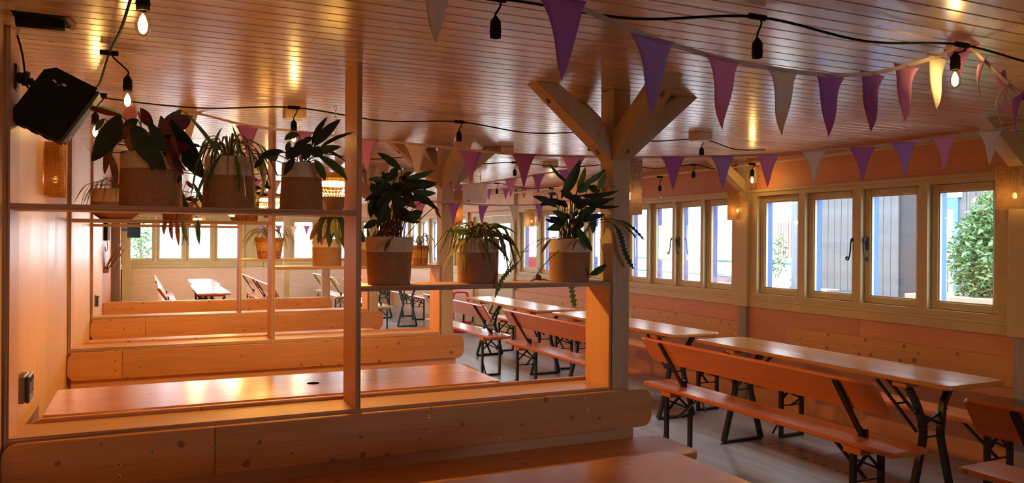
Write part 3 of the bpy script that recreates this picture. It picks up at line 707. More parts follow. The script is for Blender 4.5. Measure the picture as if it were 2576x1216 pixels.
# ------------------------------------------------------------------ fixed booth benches
def screw(mb, x, y, z, s=-1):
    mb.add([(x+r*math.cos(a*PI/4), y+s*d, z+r*math.sin(a*PI/4)) for (r, d) in ((.0085, .0004), (.006, .0012), (.0028, .0008)) for a in range(8)],
           [(i+8*k, (i+1) % 8+8*k, (i+1) % 8+8*k+8, i+8*k+8) for k in range(2) for i in range(8)], 0)
    mb.add([(x+.0032*math.cos(a*PI/4), y+s*.0010, z+.0032*math.sin(a*PI/4)) for a in range(8)], [tuple(range(8))], 1)
def booth_bench(y, face, label, x1=2.44, zt=.775, zb=.575, joints=(), screws=(), seat=True, xs=2.50):
    # face -1: seat on the camera side of y, +1: on the far side
    t = thing('booth_bench', label, 'bench', (1.0, y+face*.2, 0))
    y0, y1 = sorted((y+face*(.020 if face < 0 else .002), y+face*(.052 if face < 0 else .034))); xl = -.497 if face < 0 else -.45
    js = [xl]+list(joints)+[x1]
    br = None
    for i in range(len(js)-1):
        a, b = js[i]+(.0006 if i else 0), js[i+1]-(.0006 if i < len(js)-2 else 0)
        P = rrect(a, b, zb, zt, .055, 5, (i == len(js)-2, i == 0, i == 0, i == len(js)-2))
        o = MB().prism(P, 'y', y0, y1, .004).build('backrest' if br is None else 'backrest_board', 'pine', t if br is None else br)
        br = br or o
    for (sx, sz) in screws:
        m_ = MB(); screw(m_, sx, y0, sz); m_.build('screw', ['brass', 'black_steel'], br)
    if seat:
        a, b = (y-.40, y-.0205) if face < 0 else (y+.001, y+.28)
        P = rrect(-.497, xs, a, b, .07, 5, (1, 0, 0, 1)); MB().prism(P, 'z', .475, .515, .006).build('seat', 'pine_flat', t)
        yy = a+.06 if face < 0 else b-.06
        MB().bbox(-.49, 2.30, min(yy, yy+face*.02), max(yy, yy+face*.02), 0, .474, .002).build('front_panel', 'ply_face', t)
        for xx in (.55, 1.6, 2.25): MB().bbox(xx, xx+.03, min(yy+face*-.02, y)+.002, max(yy-face*.02, y)-.022, .40, .474, .002).build('bearer', 'pine_flat', t)
    return t
sc1 = [(.245, .695), (.247, .605), (.27, .71), (.27, .612), (-.10, .66), (-.10, .612), (.02, .70), (.03, .608), (1.19, .735), (1.20, .66), (2.03, .755), (2.045, .69), (1.55, .60)]
booth_bench(Y1, -1, 'nearest booth bench of knotty pine, its backrest screwed to the first divider', joints=(.256,), screws=sc1)
booth_bench(Y1+DP, 1, 'booth bench against the back of the nearest divider, only its top edge shows', x1=2.35, zt=.805, zb=.61, joints=(.22,))
booth_bench(Y2, -1, 'orange pine booth bench on the front of the second divider', x1=2.405, zt=.765, zb=.572, joints=(-.16,), screws=[(-.04, .715), (-.04, .65), (-.2, .70), (-.2, .63), (2.2, .71), (2.2, .64)], xs=2.42)
booth_bench(Y2+DP, 1, 'pine back board along the rear of the second divider, only its top edge shows', x1=2.35, zt=.80, zb=.61, seat=False)
booth_bench(Y3, -1, 'orange pine booth bench on the front of the third divider', x1=2.37, zt=.768, zb=.575, joints=(-.02,), screws=[(-.06, .70), (.02, .70), (-.06, .63), (.02, .63)], xs=2.44)
booth_bench(10.80, -1, 'farthest pine booth bench, above the ledge of the third divider', x1=2.30, zt=.75, zb=.56, xs=2.33)

# ------------------------------------------------------------------ beer-garden tables and benches (length along local x)
def make_table(name, label, Lh, Wh, steel='black_steel', topm='table_wood', hole=None):
    t = thing(name, label, 'table', (0, 0, 0))
    MB().prism(rrect(-Lh, Lh, -Wh, Wh, .035, 4), 'z', .747, .775, .007).build('tabletop', topm, t)
    if hole is not None:
        MB().lathe([(.001, .7755), (.026, .7755), (.031, .7765), (.034, .7755), (.034, .775)], (hole, 0, 0), 18).build('parasol_hole', 'hole_dark', t)
    for s in (-1, 1):
        MB().bbox(s*(Lh-.36)-.05, s*(Lh-.36)+.05, -Wh+.05, Wh-.05, .707, .746, .004).build('batten', topm, t)
        xl = s*(Lh-.30)
        for q in (-1, 1):
            top = Wh-(.06 if Wh < .3 else .13)
            pts = spline([(xl, q*top, .707), (xl, q*(top*.62), .60), (xl+s*.01, q*.085, .50), (xl+s*.01, q*.075, .42), (xl+s*.01, q*.105, .30), (xl+s*.01, q*top, .012)], 5)
            MB().bar(pts, .036, .03, (1, 0, 0)).build('leg', steel, t)
        MB().bar([(xl+s*.01, -top, .014), (xl+s*.01, top, .014)], .034, .024, (1, 0, 0)).build('foot_bar', steel, t)
        mb = MB(); mb.bar([(xl, -.10, .47), (xl, .14, .57)], .016, .016, (1, 0, 0)); mb.bar([(xl, .10, .47), (xl, -.14, .57)], .016, .016, (1, 0, 0)); mb.bar([(xl, -.075, .41), (xl, .075, .41)], .012, .012, (1, 0, 0))
        mb.bar([(xl-s*.02, .0, .46), (xl-s*.30, .0, .706)], .022, .012, (0, 1, 0)); mb.bar([(xl-s*.02, -.09, .44), (xl-s*.30, -.09, .706)], .018, .012, (0, 1, 0)); mb.bar([(xl-s*.17, -.09, .58), (xl-s*.17, 0, .58)], .012, .012, (1, 0, 0))
        mb.build('brace', steel, t)
    return t
def make_bench(name, label, back, steel='black_steel', topm='bench_wood', Lh=1.12):
    t = thing(name, label, 'bench', (0, 0, 0)); D = .27
    MB().prism(rrect(-Lh, Lh, 0, D, .028, 4), 'z', .452, .48, .008).build('seat', topm, t)
    for s in (-1, 1):
        xl = s*(Lh-.28)
        MB().bbox(xl-.06, xl+.06, .015, D-.015, .412, .451, .003).build('batten', topm, t)
        for yy in (.028, D-.028):
            MB().bar([(xl, yy, .412), (xl, yy, .006)], .034, .022, (1, 0, 0)).build('leg', steel, t)
        MB().bar([(xl, .018, .013), (xl, D-.018, .013)], .034, .022, (1, 0, 0)).build('foot_bar', steel, t)
        mb = MB()
        mb.bar([(xl, .03, .30), (xl, D/2+.01, .405)], .014, .014, (1, 0, 0)); mb.bar([(xl, D-.03, .30), (xl, D/2-.01, .405)], .014, .014, (1, 0, 0))
        mb.bar([(xl, .03, .385), (xl, D-.03, .30)], .012, .012, (1, 0, 0)); mb.bar([(xl, .03, .255), (xl, D-.03, .255)], .009, .009, (1, 0, 0))
        mb.bar([(xl, D/2, .25), (xl-s*.26, D/2, .45)], .02, .012, (0, 1, 0)); mb.bar([(xl, .035, .16), (xl+s*.10, .035, .012)], .014, .010, (0, 1, 0))
        mb.build('brace', steel, t)
    if back:
        bl_ = 1.05
        c = Vector((0, .5*(.055-.075), .735)); k = Vector((0, -.13, .20)).normalized(); nrm = Vector((0, k.z, -k.y))
        P = rrect(-bl_, bl_, -.108, .108, .035, 4)
        mb = MB(xf=lambda p: (p[0], c.y+k.y*p[1]+nrm.y*p[2], c.z+k.z*p[1]+nrm.z*p[2]))
        mb.prism(P, 'z', .0, .026, .008); mb.build('backrest', topm, t)
        for s in (-1, 1):
            xp = s*.80; a = c+k*.095-nrm*.008; b = c-k*.30-nrm*.008
            mb = MB(); mb.bar([(xp, a.y, a.z), (xp, b.y, b.z)], .036, .014, (1, 0, 0)); mb.bar([(xp, b.y+.003, b.z+.01), (xp, b.y+.02, .428), (xp, b.y+.10, .428)], .034, .012, (1, 0, 0))
            mb.bbox(xp-.026, xp+.026, b.y-.012, b.y+.016, b.z-.01, b.z+.05, .003)
            bp_ = mb.build('back_post', steel, t)
            mb = MB(); mb.lathe([(0, .012), (.008, .011), (.010, .004), (.010, 0)], (0, 0, 0), 8)
            mb.v = [Vector((xp+p.x, b.y-.014-p.z*.5, b.z+.055+p.y)) for p in mb.v]; mb.build('bolt', 'dark_metal', bp_)
    return t
R90 = -PI/2
# long tables by the windows: local x runs along the room
tb = make_table('beer_table', 'long orange beer table nearest the camera by the windows', 1.10, .245)
tb.rotation_euler.z = R90; tb.location = (4.215, 3.94, 0)
dup(tb, (4.225, 6.42, 0), R90, 'second orange beer table by the windows, its near end behind the front table')
dup(tb, (4.185, 8.85, 0), R90, 'third beer table by the windows, the one nearest the double doors')
# tables inside the booths are wider
tw = make_table('booth_table', 'glossy orange table in the nearest booth, cut by the bottom of the picture', 1.105, .33)
tw.location = (.685, 2.06, 0)
tq = make_table('booth_table', 'glossy orange table with a parasol hole between the first and second dividers', 1.108, .33, hole=.13)
tq.location = (.687, 4.29, 0)
tn = make_table('booth_table', 'narrow orange table between the second and third dividers, only a strip shows', 1.108, .17, topm='pine_flat')
tn.location = (.70, 6.605, 0)
# benches with backrests: the back faces the aisle
bb = make_bench('backrest_bench', 'long orange bench with backrest beside the nearest window table', True)
bb.rotation_euler.z = R90; bb.location = (3.45, 3.89, 0)
dup(bb, (3.54, 1.38, 0), R90, 'orange backrest bench at the right edge, cut off by the picture')
dup(bb, (3.47, 6.50, 0), R90, 'orange backrest bench beside the second window table, partly behind the nearest post')
dup(bb, (3.44, 9.05, 0), R90, 'backrest bench beside the third window table, near the red extinguisher stand')
wb_ = make_bench('wall_bench', 'backless bench along the wall under the nearest window', False)
wb_.rotation_euler.z = R90; wb_.location = (4.545, 3.87, 0)
dup(wb_, (4.56, 6.60, 0), R90, 'backless bench along the wall under the second window')
dup(wb_, (4.42, 9.10, 0), R90, 'backless bench along the wall by the third table')
# pine boards screwed to the wall as backrests
for (y0, y1, z0, z1, lab) in ((3.0, 5.37, .585, .788, 'rough knotty pine backrest board on the wall under the nearest window'), (5.90, 8.10, .58, .775, 'pine backrest board on the wall under the second window'), (8.45, 11.18, .56, .765, 'pine backrest board on the wall beside the double doors')):
    t = thing('wall_board', lab, 'board', (5.28, (y0+y1)/2, z0), None)
    o = MB().prism(rrect(y0, y1, z0, z1, .04, 4), 'x', 5.268, 5.299, .004).build('board', 'pine_wall', t)
    for yy in (y0+.15, y1-.15):
        for zz in (z0+.06, z1-.06):
            m_ = MB(); m_.lathe([(0, .002), (.008, .0015), (.009, 0)], (0, 0, 0), 8); m_.v = [Vector((5.2675-p.z, yy+p.x, zz+p.y)) for p in m_.v]; m_.build('screw', 'brass', t)
# far furniture
ft_ = make_table('beer_table', 'far pink-topped beer table, the nearer of two set end to end by the left window', 1.07, .225, topm='bench_wood')
ft_.rotation_euler.z = R90; ft_.location = (.86, 12.88, 0)
dup(ft_, (.90, 15.06, 0), R90, 'far beer table, the farther of two set end to end by the left window')
dup(bb, (.20, 13.35, 0), R90, 'backrest bench by the left wall seen end on, left of the far tables')
dup(bb, (.18, 15.7, 0), R90, 'backrest bench farthest along the left wall, behind another seen end on')
dup(bb, (1.78, 13.45, 0), R90, 'backrest bench to the right of the far table, its back to the table')
dup(bb, (1.80, 15.75, 0), R90, 'backrest bench farthest back on the right of the far tables')
gt = make_table('beer_table', 'green-legged beer table seen under the shelf beyond the second post', 1.08, .235, 'green_steel')
gt.rotation_euler.z = R90; gt.location = (4.205, 14.2, 0)
dup(gt, (4.2, 16.6, 0), R90, 'green-legged beer table in the far corner of the room')
gb = make_bench('backrest_bench', 'yellow bench with green legs seen under the right-hand shelf', True, 'green_steel', 'yellow_wood')
gb.rotation_euler.z = R90; gb.location = (3.32, 13.30, 0)
dup(gb, (3.22, 15.75, 0), R90, 'yellow backrest bench with green post in the far middle of the room')
dup(wb_, (4.62, 13.6, 0), R90, 'backless wall bench past the double doors, beside the green-legged table')
dup(wb_, (4.62, 16.0, 0), R90, 'backless wall bench in the far corner')
bk = thing('bench_screen', 'low plywood screen behind the farthest booth bench', 'divider', (.9, 10.83, 0))
MB().bbox(-.497, 2.25, 10.783, 10.80, 0, .74, .001).build('panel', 'ply_face', bk)
MB().bbox(-.497, 2.25, 10.803, 10.90, .741, .757, .001).build('cap', 'ply_face', bk)

# ------------------------------------------------------------------ festoon lighting
def point(loc, power, parent, col=(1, .56, .20), r=.02):
    l = bpy.data.lights.new('bulb_light', 'POINT'); l.energy = power; l.color = col; l.shadow_soft_size = r
    o = bpy.data.objects.new('bulb_light', l); COL.objects.link(o); o.location = Vector(loc)-wpos(parent); o.parent = parent
def socket(root, top, drop, state, k=1.0, tilt=(0, 0), power=6):
    power *= .3
    # connector on the cable, short wire, black socket, bulb (state: 0 empty, 1 unlit, 2 lit)
    x, y, z = top
    mb = MB(); mb.tube([(x-.035, y, z), (x-.028, y, z), (x+.028, y, z), (x+.035, y, z)], .011, 8)
    bx, by = x+tilt[0], y+tilt[1]; zs = z-drop
    mb.tube(spline([(x+.012, y, z-.005), (x+.018, y, z-.02), (bx, by, z-drop*.6), (bx, by, zs+.028)], 4), .0035, 6)
    mb.lathe([(.003, .03), (.006, .026), (.016*k, .012), (.018*k, .006), (.018*k, -.018), (.0195*k, -.019), (.0195*k, -.024), (.018*k, -.026), (.018*k, -.042), (.012, -.0425)], (bx, by, zs), 16)
    s = mb.build('lamp_socket', 'black_plastic', root)
    if state:
        zb = zs-.042
        mb = MB(); mb.lathe([(.011, .004), (.012, -.004), (.017, -.022), (.0215, -.040), (.0205, -.055), (.012, -.068), (.001, -.072)], (bx, by, zb), 18)
        b = mb.build('bulb', 'bulb_glass', s)
        if state == 2:
            mb = MB(); mb.lathe([(.001, -.008), (.007, -.018), (.0125, -.036), (.011, -.054), (.001, -.062)], (bx, by, zb), 12); mb.build('filament_glow', 'filament_far' if power > 5 else 'filament', root)
        else:
            mb = MB(); mb.tube([(bx-.004, by, zb), (bx-.005, by, zb-.035), (bx+.005, by, zb-.035), (bx+.004, by, zb)], .0007, 4); mb.build('filament', 'brass', root)
    return s
def festoon(label, cable, socks, k=1.0, cat='string lights'):
    c0 = Vector(cable[0]); root = thing('festoon_lights', label, cat, c0)
    mb = MB(); mb.tube(spline(cable, 8), .0048, 6); mb.build('cable', 'black_plastic', root)
    for s in socks: socket(root, *s)
    return root
ZS = 2.338
def sag(pts, d=.03):
    out = []
    for a, b in zip(pts[:-1], pts[1:]):
        a, b = Vector(a), Vector(b); out += [a, (a+b)/2+Vector((0, 0, -d))]
    return out+[Vector(pts[-1])]
A = [(-.02, 2.42, ZS), (-.152, 3.698, ZS), (-.285, 4.855, ZS), (.78, 4.74, ZS), (1.856, 4.813, ZS), (2.892, 4.87, ZS), (3.825, 4.783, ZS), (4.727, 5.073, ZS)]
festoon('black festoon cable from the left wall to the second window, just behind the first divider', sag(A, .035), [
    (A[0], .10, 2, 1.0, (.004, 0), 5), (A[1], .115, 2, 1.0, (.07, .0), 5), (A[3], .10, 2, 1.0, (0, 0), 4),
    (A[4], .085, 0), (A[5], .085, 0), (A[6], .085, 0), ((-.24, 4.75, ZS-.01), .12, 2, 1.0, (-.02, 0), 5)])
B = [(.1, 2.42, ZS), (1.01, 2.30, ZS), (1.907, 2.089, ZS), (2.891, 2.029, ZS), (3.9, 2.0, ZS), (5.2, 2.1, ZS)]
festoon('black cable of festoon lamps across the ceiling at the upper right, nearest the camera', sag(B, .035), [
    (B[1], .085, 0), (B[2], .10, 0), (B[3], .06, 2, 1.0, (-.04, 0), 3.5), (B[4], .1, 2, 1.0, (0, 0), 4)])
Cc = [(-.3, 7.15, ZS), (.3, 7.1, ZS), (1.3, 7.1, ZS), (2.3, 7.08, ZS), (3.33, 7.078, ZS), (4.3, 6.7, ZS), (4.832, 6.162, ZS-.03), (5.15, 5.9, 2.30)]
festoon('black festoon cable crossing beyond the second divider toward the second window', sag(Cc, .04), [
    (Cc[1], .1, 2, 1.0, (0, 0), 4), (Cc[2], .1, 0), (Cc[4], .09, 0), (Cc[6], .085, 0), ((5.0, 6.95, 2.25), .11, 1), ((5.08, 5.62, 2.28), .07, 2, 1.0, (0, 0), 2)])
D = [(.2, 9.8, ZS), (1.3, 9.75, ZS), (2.3, 9.8, ZS), (3.3, 9.8, ZS), (4.334, 9.786, ZS), (5.1, 9.4, 2.30)]
festoon('black festoon cable far down the room, nearest the double doors', sag(D, .05), [
    (D[1], .1, 2, 1.0, (0, 0), 4), (D[2], .1, 0), (D[3], .10, 0), (D[4], .10, 0), ((5.0, 9.45, 2.27), .11, 2, 1.0, (0, 0), 3)])
Ee = [(.2, 13.5, ZS), (1.3, 13.5, ZS), (2.3, 13.4, ZS), (3.3, 13.5, ZS), (4.4, 13.5, ZS)]
festoon('farthest festoon cable before the end windows', sag(Ee, .05), [(Ee[1], .1, 2, 1.0, (0, 0), 30), (Ee[2], .12, 2, 1.0, (0, 0), 30), (Ee[3], .1, 2, 1.0, (0, 0), 30), (Ee[4], .1, 0)])

# small timber boxes on the ceiling
for (x, y, lab) in ((.818, 4.95, 'pale square ceiling box behind the lit bulb over the nearest shelf'), (3.69, 4.63, 'pale square ceiling box to the right of the nearest post'), (2.78, 6.12, 'pale square ceiling box beyond the second post brace'), (3.74, 7.09, 'pale square ceiling box above the bunting left of the nearest post'), (3.80, 9.52, 'pale square ceiling box above the suspended white unit'), (2.9, 13.6, 'white square ceiling box before the end windows')):
    t = thing('ceiling_box', lab, 'box', (x, y, ZC))
    MB().bbox(x-.062, x+.062, y-.062, y+.062, ZC-.055, ZC-.001, .003).build('housing', 'box_side', t)
    MB().bbox(x-.052, x+.052, y-.052, y+.052, ZC-.063, ZC-.0552, .004).build('cover', 'white_plastic', t)

# woven wall lamps
def wall_lamp(label, c, ax, out, mat, lit, power=3, wd=.16, ht=.30, dp=.09):
    # c: centre on the wall; ax: along the wall; out: away from it
    ax, out = Vector(ax), Vector(out); c = Vector(c)
    t = thing('wall_lamp', label, 'lamp', c, None)
    xf = lambda p: tuple(c+ax*p[0]+out*p[1]+Vector((0, 0, p[2])))
    P = [(-wd/2, .004)]+[(-wd/2+.02-.02*math.cos(a), dp-.02+.02*math.sin(a)) for a in (0, PI/6, PI/3, PI/2)]+[(wd/2-.02+.02*math.sin(a), dp-.02+.02*math.cos(a)) for a in (0, PI/6, PI/3, PI/2)]+[(wd/2, .004)]
    mb = MB(xf); n = len(P); th = .0025
    v = [(p[0], p[1], z) for z in (-ht/2, ht/2) for p in P]; v += [(p[0]*(1-2*th/wd), max(p[1]-th, .004), z) for z in (-ht/2, ht/2) for p in P]
    f = [(i, i+1, n+i+1, n+i) for i in range(n-1)]+[(2*n+i+1, 2*n+i, 3*n+i, 3*n+i+1) for i in range(n-1)]+[(i+1, i, 2*n+i, 2*n+i+1) for i in range(n-1)]+[(n+i, n+i+1, 3*n+i+1, 3*n+i) for i in range(n-1)]
    mb.add(v, f); mb.build('shade', mat, t)
    mb = MB(xf); mb.bbox(-.035, .035, .0005, .012, -.06, .06, .002); mb.tube([(0, .01, .02), (0, .04, .02), (0, .04, .0)], .006, 8); mb.lathe([(.012, .0), (.014, -.015), (.012, -.03)], (0, .04, .0), 10); mb.build('fitting', 'white_plastic', t)
    mb = MB(xf); mb.lathe([(.001, -.03), (.009, -.034), (.014, -.05), (.011, -.066), (.001, -.07)], (0, .045, .0), 12); mb.build('bulb', 'filament_dim' if power > 2.5 else 'filament_low', t)
wall_lamp('woven amber lamp shade on the left wall below the loudspeaker', (-.499, 4.84, 1.92), (0, 1, 0), (1, 0, 0), 'weave_amber', True, 1.0, wd=.19, ht=.285)
wall_lamp('pale woven lamp shade on the side of the nearest post', (2.328, 3.565, 1.852), (0, 1, 0), (1, 0, 0), 'weave_pale', True, .5, wd=.12, ht=.30)
wall_lamp('lit woven lamp shade on the wall between the nearest and second windows', (5.244, 5.95, 1.91), (0, 1, 0), (-1, 0, 0), 'weave_lit', True, 8, wd=.20, ht=.28, dp=.10)
wall_lamp('lit woven lamp shade at the right edge of the picture', (5.244, 3.27, 1.925), (0, 1, 0), (-1, 0, 0), 'weave_lit', True, 9, wd=.17, ht=.28, dp=.13)
wall_lamp('woven lamp shade on the second post behind the bunting', (2.328, 6.21, 1.83), (0, 1, 0), (1, 0, 0), 'weave_amber', True, 4, wd=.12, ht=.29)
wall_lamp('tilted lit woven lamp shade on the wall near the double doors', (5.244, 10.45, 1.89), (0, 1, 0), (-1, 0, 0), 'weave_lit', True, 8, wd=.30, ht=.26, dp=.10)

# hanging electric heaters over the booths: wire basket, bright element, dark cone below
def heater(x, y, z, label, power):
    t = thing('pendant_heater', label, 'heater', (x, y, z))
    mb = MB(); mb.lathe([(.001, .09), (.05, .085), (.14, .055), (.145, .045), (.13, .05), (.04, .07)], (x, y, z), 28); mb.build('hood', 'brass', t)
    mb = MB()
    for k in range(36):
        a = 2*PI*k/36; c, s = math.cos(a), math.sin(a); mb.tube([(x+.14*c, y+.14*s, z+.045), (x+.125*c, y+.125*s, z-.01), (x+.075*c, y+.075*s, z-.055)], .0016, 4)
    for r_, zz in ((.125, -.01), (.10, -.033)): mb.tube([(x+r_*math.cos(2*PI*k/28), y+r_*math.sin(2*PI*k/28), z+zz) for k in range(29)], .0018, 4)
    mb.build('wire_basket', 'brass', t, 'stuff')
    mb = MB(); mb.tube([(x+.075*math.cos(2*PI*k/24), y+.075*math.sin(2*PI*k/24), z+.02) for k in range(25)], .014, 8); mb.build('element', 'heater_glow', t)
    mb = MB(); mb.lathe([(.001, -.052), (.078, -.055), (.075, -.07), (.045, -.135), (.001, -.14)], (x, y, z), 24); mb.build('cone', 'grey_metal', t)
    mb = MB()
    for k in range(int((ZC-z-.09)/.032)):
        zz = z+.095+k*.032; r = .006; ax = (1, 0) if k % 2 else (0, 1)
        mb.tube([(x+ax[0]*r*math.cos(q*PI/4), y+ax[1]*r*math.cos(q*PI/4), zz+.016+.018*math.sin(q*PI/4)) for q in range(9)], .0017, 4)
    mb.build('chain', 'brass', t, 'stuff')
    l = bpy.data.lights.new('heater_light', 'AREA'); l.shape = 'DISK'; l.size = .13; l.energy = power*.55; l.color = (1, .50, .12)
    o = bpy.data.objects.new('heater_light', l); COL.objects.link(o); o.parent = t; o.location = (0, 0, .005)
heater(.985, 4.55, 1.86, 'glowing round electric heater hanging over the table behind the nearest divider', 95)
heater(.97, 7.15, 1.88, 'glowing electric heater hanging over the booth past the second divider', 85)
heater(.95, 9.75, 1.87, 'glowing electric heater over the third booth, mostly hidden by the nearest shelf', 85)
heater(.75, 14.3, 1.86, 'distant glowing electric heater hanging before the far window', 160)

# ------------------------------------------------------------------ bunting
def flag(root, p, d, h, wd, mat, curl, twist, lab):
    # p: top middle, d: direction along the string
    d = Vector(d).normalized(); nrm = d.cross(Vector((0, 0, 1))).normalized(); v = []; R_, C_ = 12, 4
    for i in range(R_+1):
        t = i/R_; ww = wd*(1-t)*(1-(.22 if abs(twist) < 1.3 else .34)*math.sin(PI*t))+.003; a = twist*max(0, t-.15)**1.6; dd = d*math.cos(a)+nrm*math.sin(a); nn = nrm*math.cos(a)-d*math.sin(a)
        for j in range(C_+1):
            s_ = j/C_-.5
            q = Vector(p)+dd*(ww*s_)+nn*(curl*.03*math.sin(PI*t)+abs(s_)*ww*.12*curl)+Vector((0, 0, -h*t+(abs(s_)*.006 if i else 0)))
            q += nrm*curl*.02*t*t; v.append(tuple(q))
    f = [(i*(C_+1)+j, i*(C_+1)+j+1, (i+1)*(C_+1)+j+1, (i+1)*(C_+1)+j) for i in range(R_) for j in range(C_)]
    mb = MB(); mb.add(v, f, 0, True); o = mb.build('flag', 'felt_'+mat, root, label=lab)
    m = o.modifiers.new('thickness', 'SOLIDIFY'); m.thickness = .0022; return o
def bunting(label, pts, flags, h, wd):
    root = thing('bunting', label, 'bunting', pts[0]); P = spline(pts, 8)
    mb = MB(); mb.sweep(P, [(-.0075, -.0012), (.0075, -.0012), (.0075, .0012), (-.0075, .0012)], (0, 0, 1)); mb.build('cord', 'cord_tape', root)
    for fl in flags:
        p, col = Vector(fl[0]), fl[1]; tw = fl[2] if len(fl) > 2 else random.uniform(-.4, .4); hs = fl[3] if len(fl) > 3 else 1
        i = min(range(len(P)-1), key=lambda k: (P[k]-p).length); d = P[i+1]-P[i]; d.z = 0
        # slide the flag onto the string
        a, b = P[max(0, i-1)], P[min(len(P)-1, i+1)]; ab = b-a; t_ = max(0, min(1, (p-a).dot(ab)/ab.length_squared)); p = a+ab*t_
        flag(root, p, d, h*hs, wd, col, random.uniform(-1, 1)*(1 if abs(tw) < 1.3 else .4), tw, {'purple': 'dark purple flag', 'lavender': 'lavender flag', 'pink': 'pink flag', 'white': 'white flag'}[col])
# long one from wall to wall
G = [(-0.407, 5.765, 2.423), (-0.103, 5.623, 2.41), (0.221, 5.416, 2.373), (0.575, 5.251, 2.284), (0.892, 5.103, 2.245), (1.271, 4.926, 2.2), (1.558, 4.792, 2.171), (1.872, 4.645, 2.135), (2.182, 4.501, 2.109), (2.47, 4.366, 2.101), (2.764, 4.229, 2.096), (3.046, 4.097, 2.1), (3.332, 3.964, 2.108), (3.6, 3.839, 2.122), (3.863, 3.716, 2.147), (4.106, 3.547, 2.163), (4.295, 3.404, 2.191), (4.521, 3.298, 2.226), (4.783, 3.176, 2.265), (4.994, 3.078, 2.314)]
bunting('long sagging bunting from the left wall to the right edge, passing behind the nearest post', G,
    [(G[1], 'pink', .1), (G[2], 'white', .2), (G[3], 'purple', 0), (G[4], 'purple', .1), (G[5], 'pink', 0), (G[6], 'white', 0), (G[7], 'purple', 0), (G[8], 'purple', 0), (G[9], 'pink', .1), (G[11], 'purple', 0), (G[12], 'lavender', .2), (G[13], 'pink', .3), (G[14], 'white', .3), (G[15], 'purple', -.3), (G[16], 'lavender', -.5), (G[17], 'pink', -.5), (G[18], 'white', .4)], .212, .155)
H = [(0.504, 1.697, 2.231), (0.614, 1.756, 2.218), (0.796, 1.782, 2.23), (0.953, 1.764, 2.185), (1.061, 1.801, 2.172), (1.256, 1.787, 2.12), (1.563, 1.865, 2.112), (1.873, 1.941, 2.123), (2.138, 1.983, 2.139), (2.399, 2.026, 2.179), (2.642, 2.079, 2.242), (2.846, 2.094, 2.305), (3.02, 2.123, 2.372), (2.924, 2.003, 2.313), (2.736, 1.814, 2.198), (2.539, 1.63, 2.09), (2.344, 1.445, 1.985)]
bunting('nearest bunting with twisted flags, at the top right, tied to a lit lamp socket', H,
    [(H[1], 'white', 1.3, .9), (H[3], 'purple', .5), (H[5], 'lavender', 1.6), (H[6], 'pink', 2.6), (H[7], 'white', 2.4), (H[8], 'purple', 2.6), (H[9], 'purple', 2.4), (H[10], 'pink', 2.2), (H[11], 'white', 1.6), ((3.049, 2.132, 2.371), 'purple', .3, .6), ((2.798, 1.873, 2.239), 'pink', .5, .62), ((2.626, 1.711, 2.135), 'pink', .6, .62), ((2.503, 1.591, 2.067), 'white', .5, .6), ((2.394, 1.488, 2.006), 'purple', .4, .6)], .215, .165)
K = [(1.796, 6.005, 1.884), (1.954, 5.931, 1.869), (2.236, 5.91, 1.857), (2.538, 5.989, 1.851), (2.888, 6.157, 1.863), (3.179, 6.242, 1.884), (3.852, 6.59, 1.969), (4.61, 6.899, 2.109)]
bunting('low bunting crossing the second post in front of the double doors', K, [(K[1], 'pink', 0), (K[2], 'purple', 0), (K[3], 'purple', 0), (K[4], 'white', 0), (K[5], 'purple', 0), (K[6], 'lavender', 0), ((4.656, 6.656, 2.166), 'lavender', 0)], .18, .125)
Q = [(3.077, 8.276, 2.158), (3.122, 8.145, 2.17), (3.31, 7.837, 2.183), (3.531, 7.623, 2.221), (3.768, 7.402, 2.261), (3.973, 7.197, 2.301), (4.343, 7.024, 2.4)]
bunting('bunting rising to the ceiling beyond the second post', Q, [(Q[1], 'purple', 0), (Q[2], 'white', 0), (Q[3], 'pink', 0), (Q[4], 'purple', 0), (Q[5], 'purple', 0)], .20, .15)
R_ = [(4.085, 11.338, 2.338), (4.451, 11.167, 2.328), (4.751, 11.027, 2.337), (4.983, 10.918, 2.351), (5.238, 10.799, 2.365), (5.499, 10.678, 2.373), (5.804, 10.536, 2.387)]
bunting('small far bunting in front of the white unit near the double doors', R_, [(R_[1], 'white', 0), (R_[2], 'purple', 0), (R_[3], 'purple', 0), (R_[4], 'pink', 0), (R_[5], 'white', 0)], .17, .12)
U = [(1.253, 15.419, 2.296),  (1.892, 15.12, 1.82), (2.194, 14.979, 1.8), (2.455, 14.857, 1.787), (2.676, 14.754, 1.796), (2.997, 14.604, 1.813), (3.531, 14.356, 2.312)]
bunting('farthest bunting hanging before the end windows', U, [(U[1], 'lavender', 0), (U[2], 'purple', 0), (U[3], 'white', 0), (U[4], 'purple', 0), (U[5], 'pink', 0)], .17, .13)
V = [(-0.138, 9.999, 2.313), (0.61, 9.649, 2.337), (1.109, 9.416, 2.239), (1.317, 9.319, 2.227), (1.608, 9.183, 2.206), (1.983, 9.008, 2.163), (2.44, 8.795, 2.166)]
bunting('bunting over the booths seen between the pots of the nearest shelf', V, [(V[1], 'pink', 0), (V[2], 'pink', 0), (V[3], 'white', 0), (V[4], 'purple', 0), (V[5], 'pink', 0)], .22, .17)

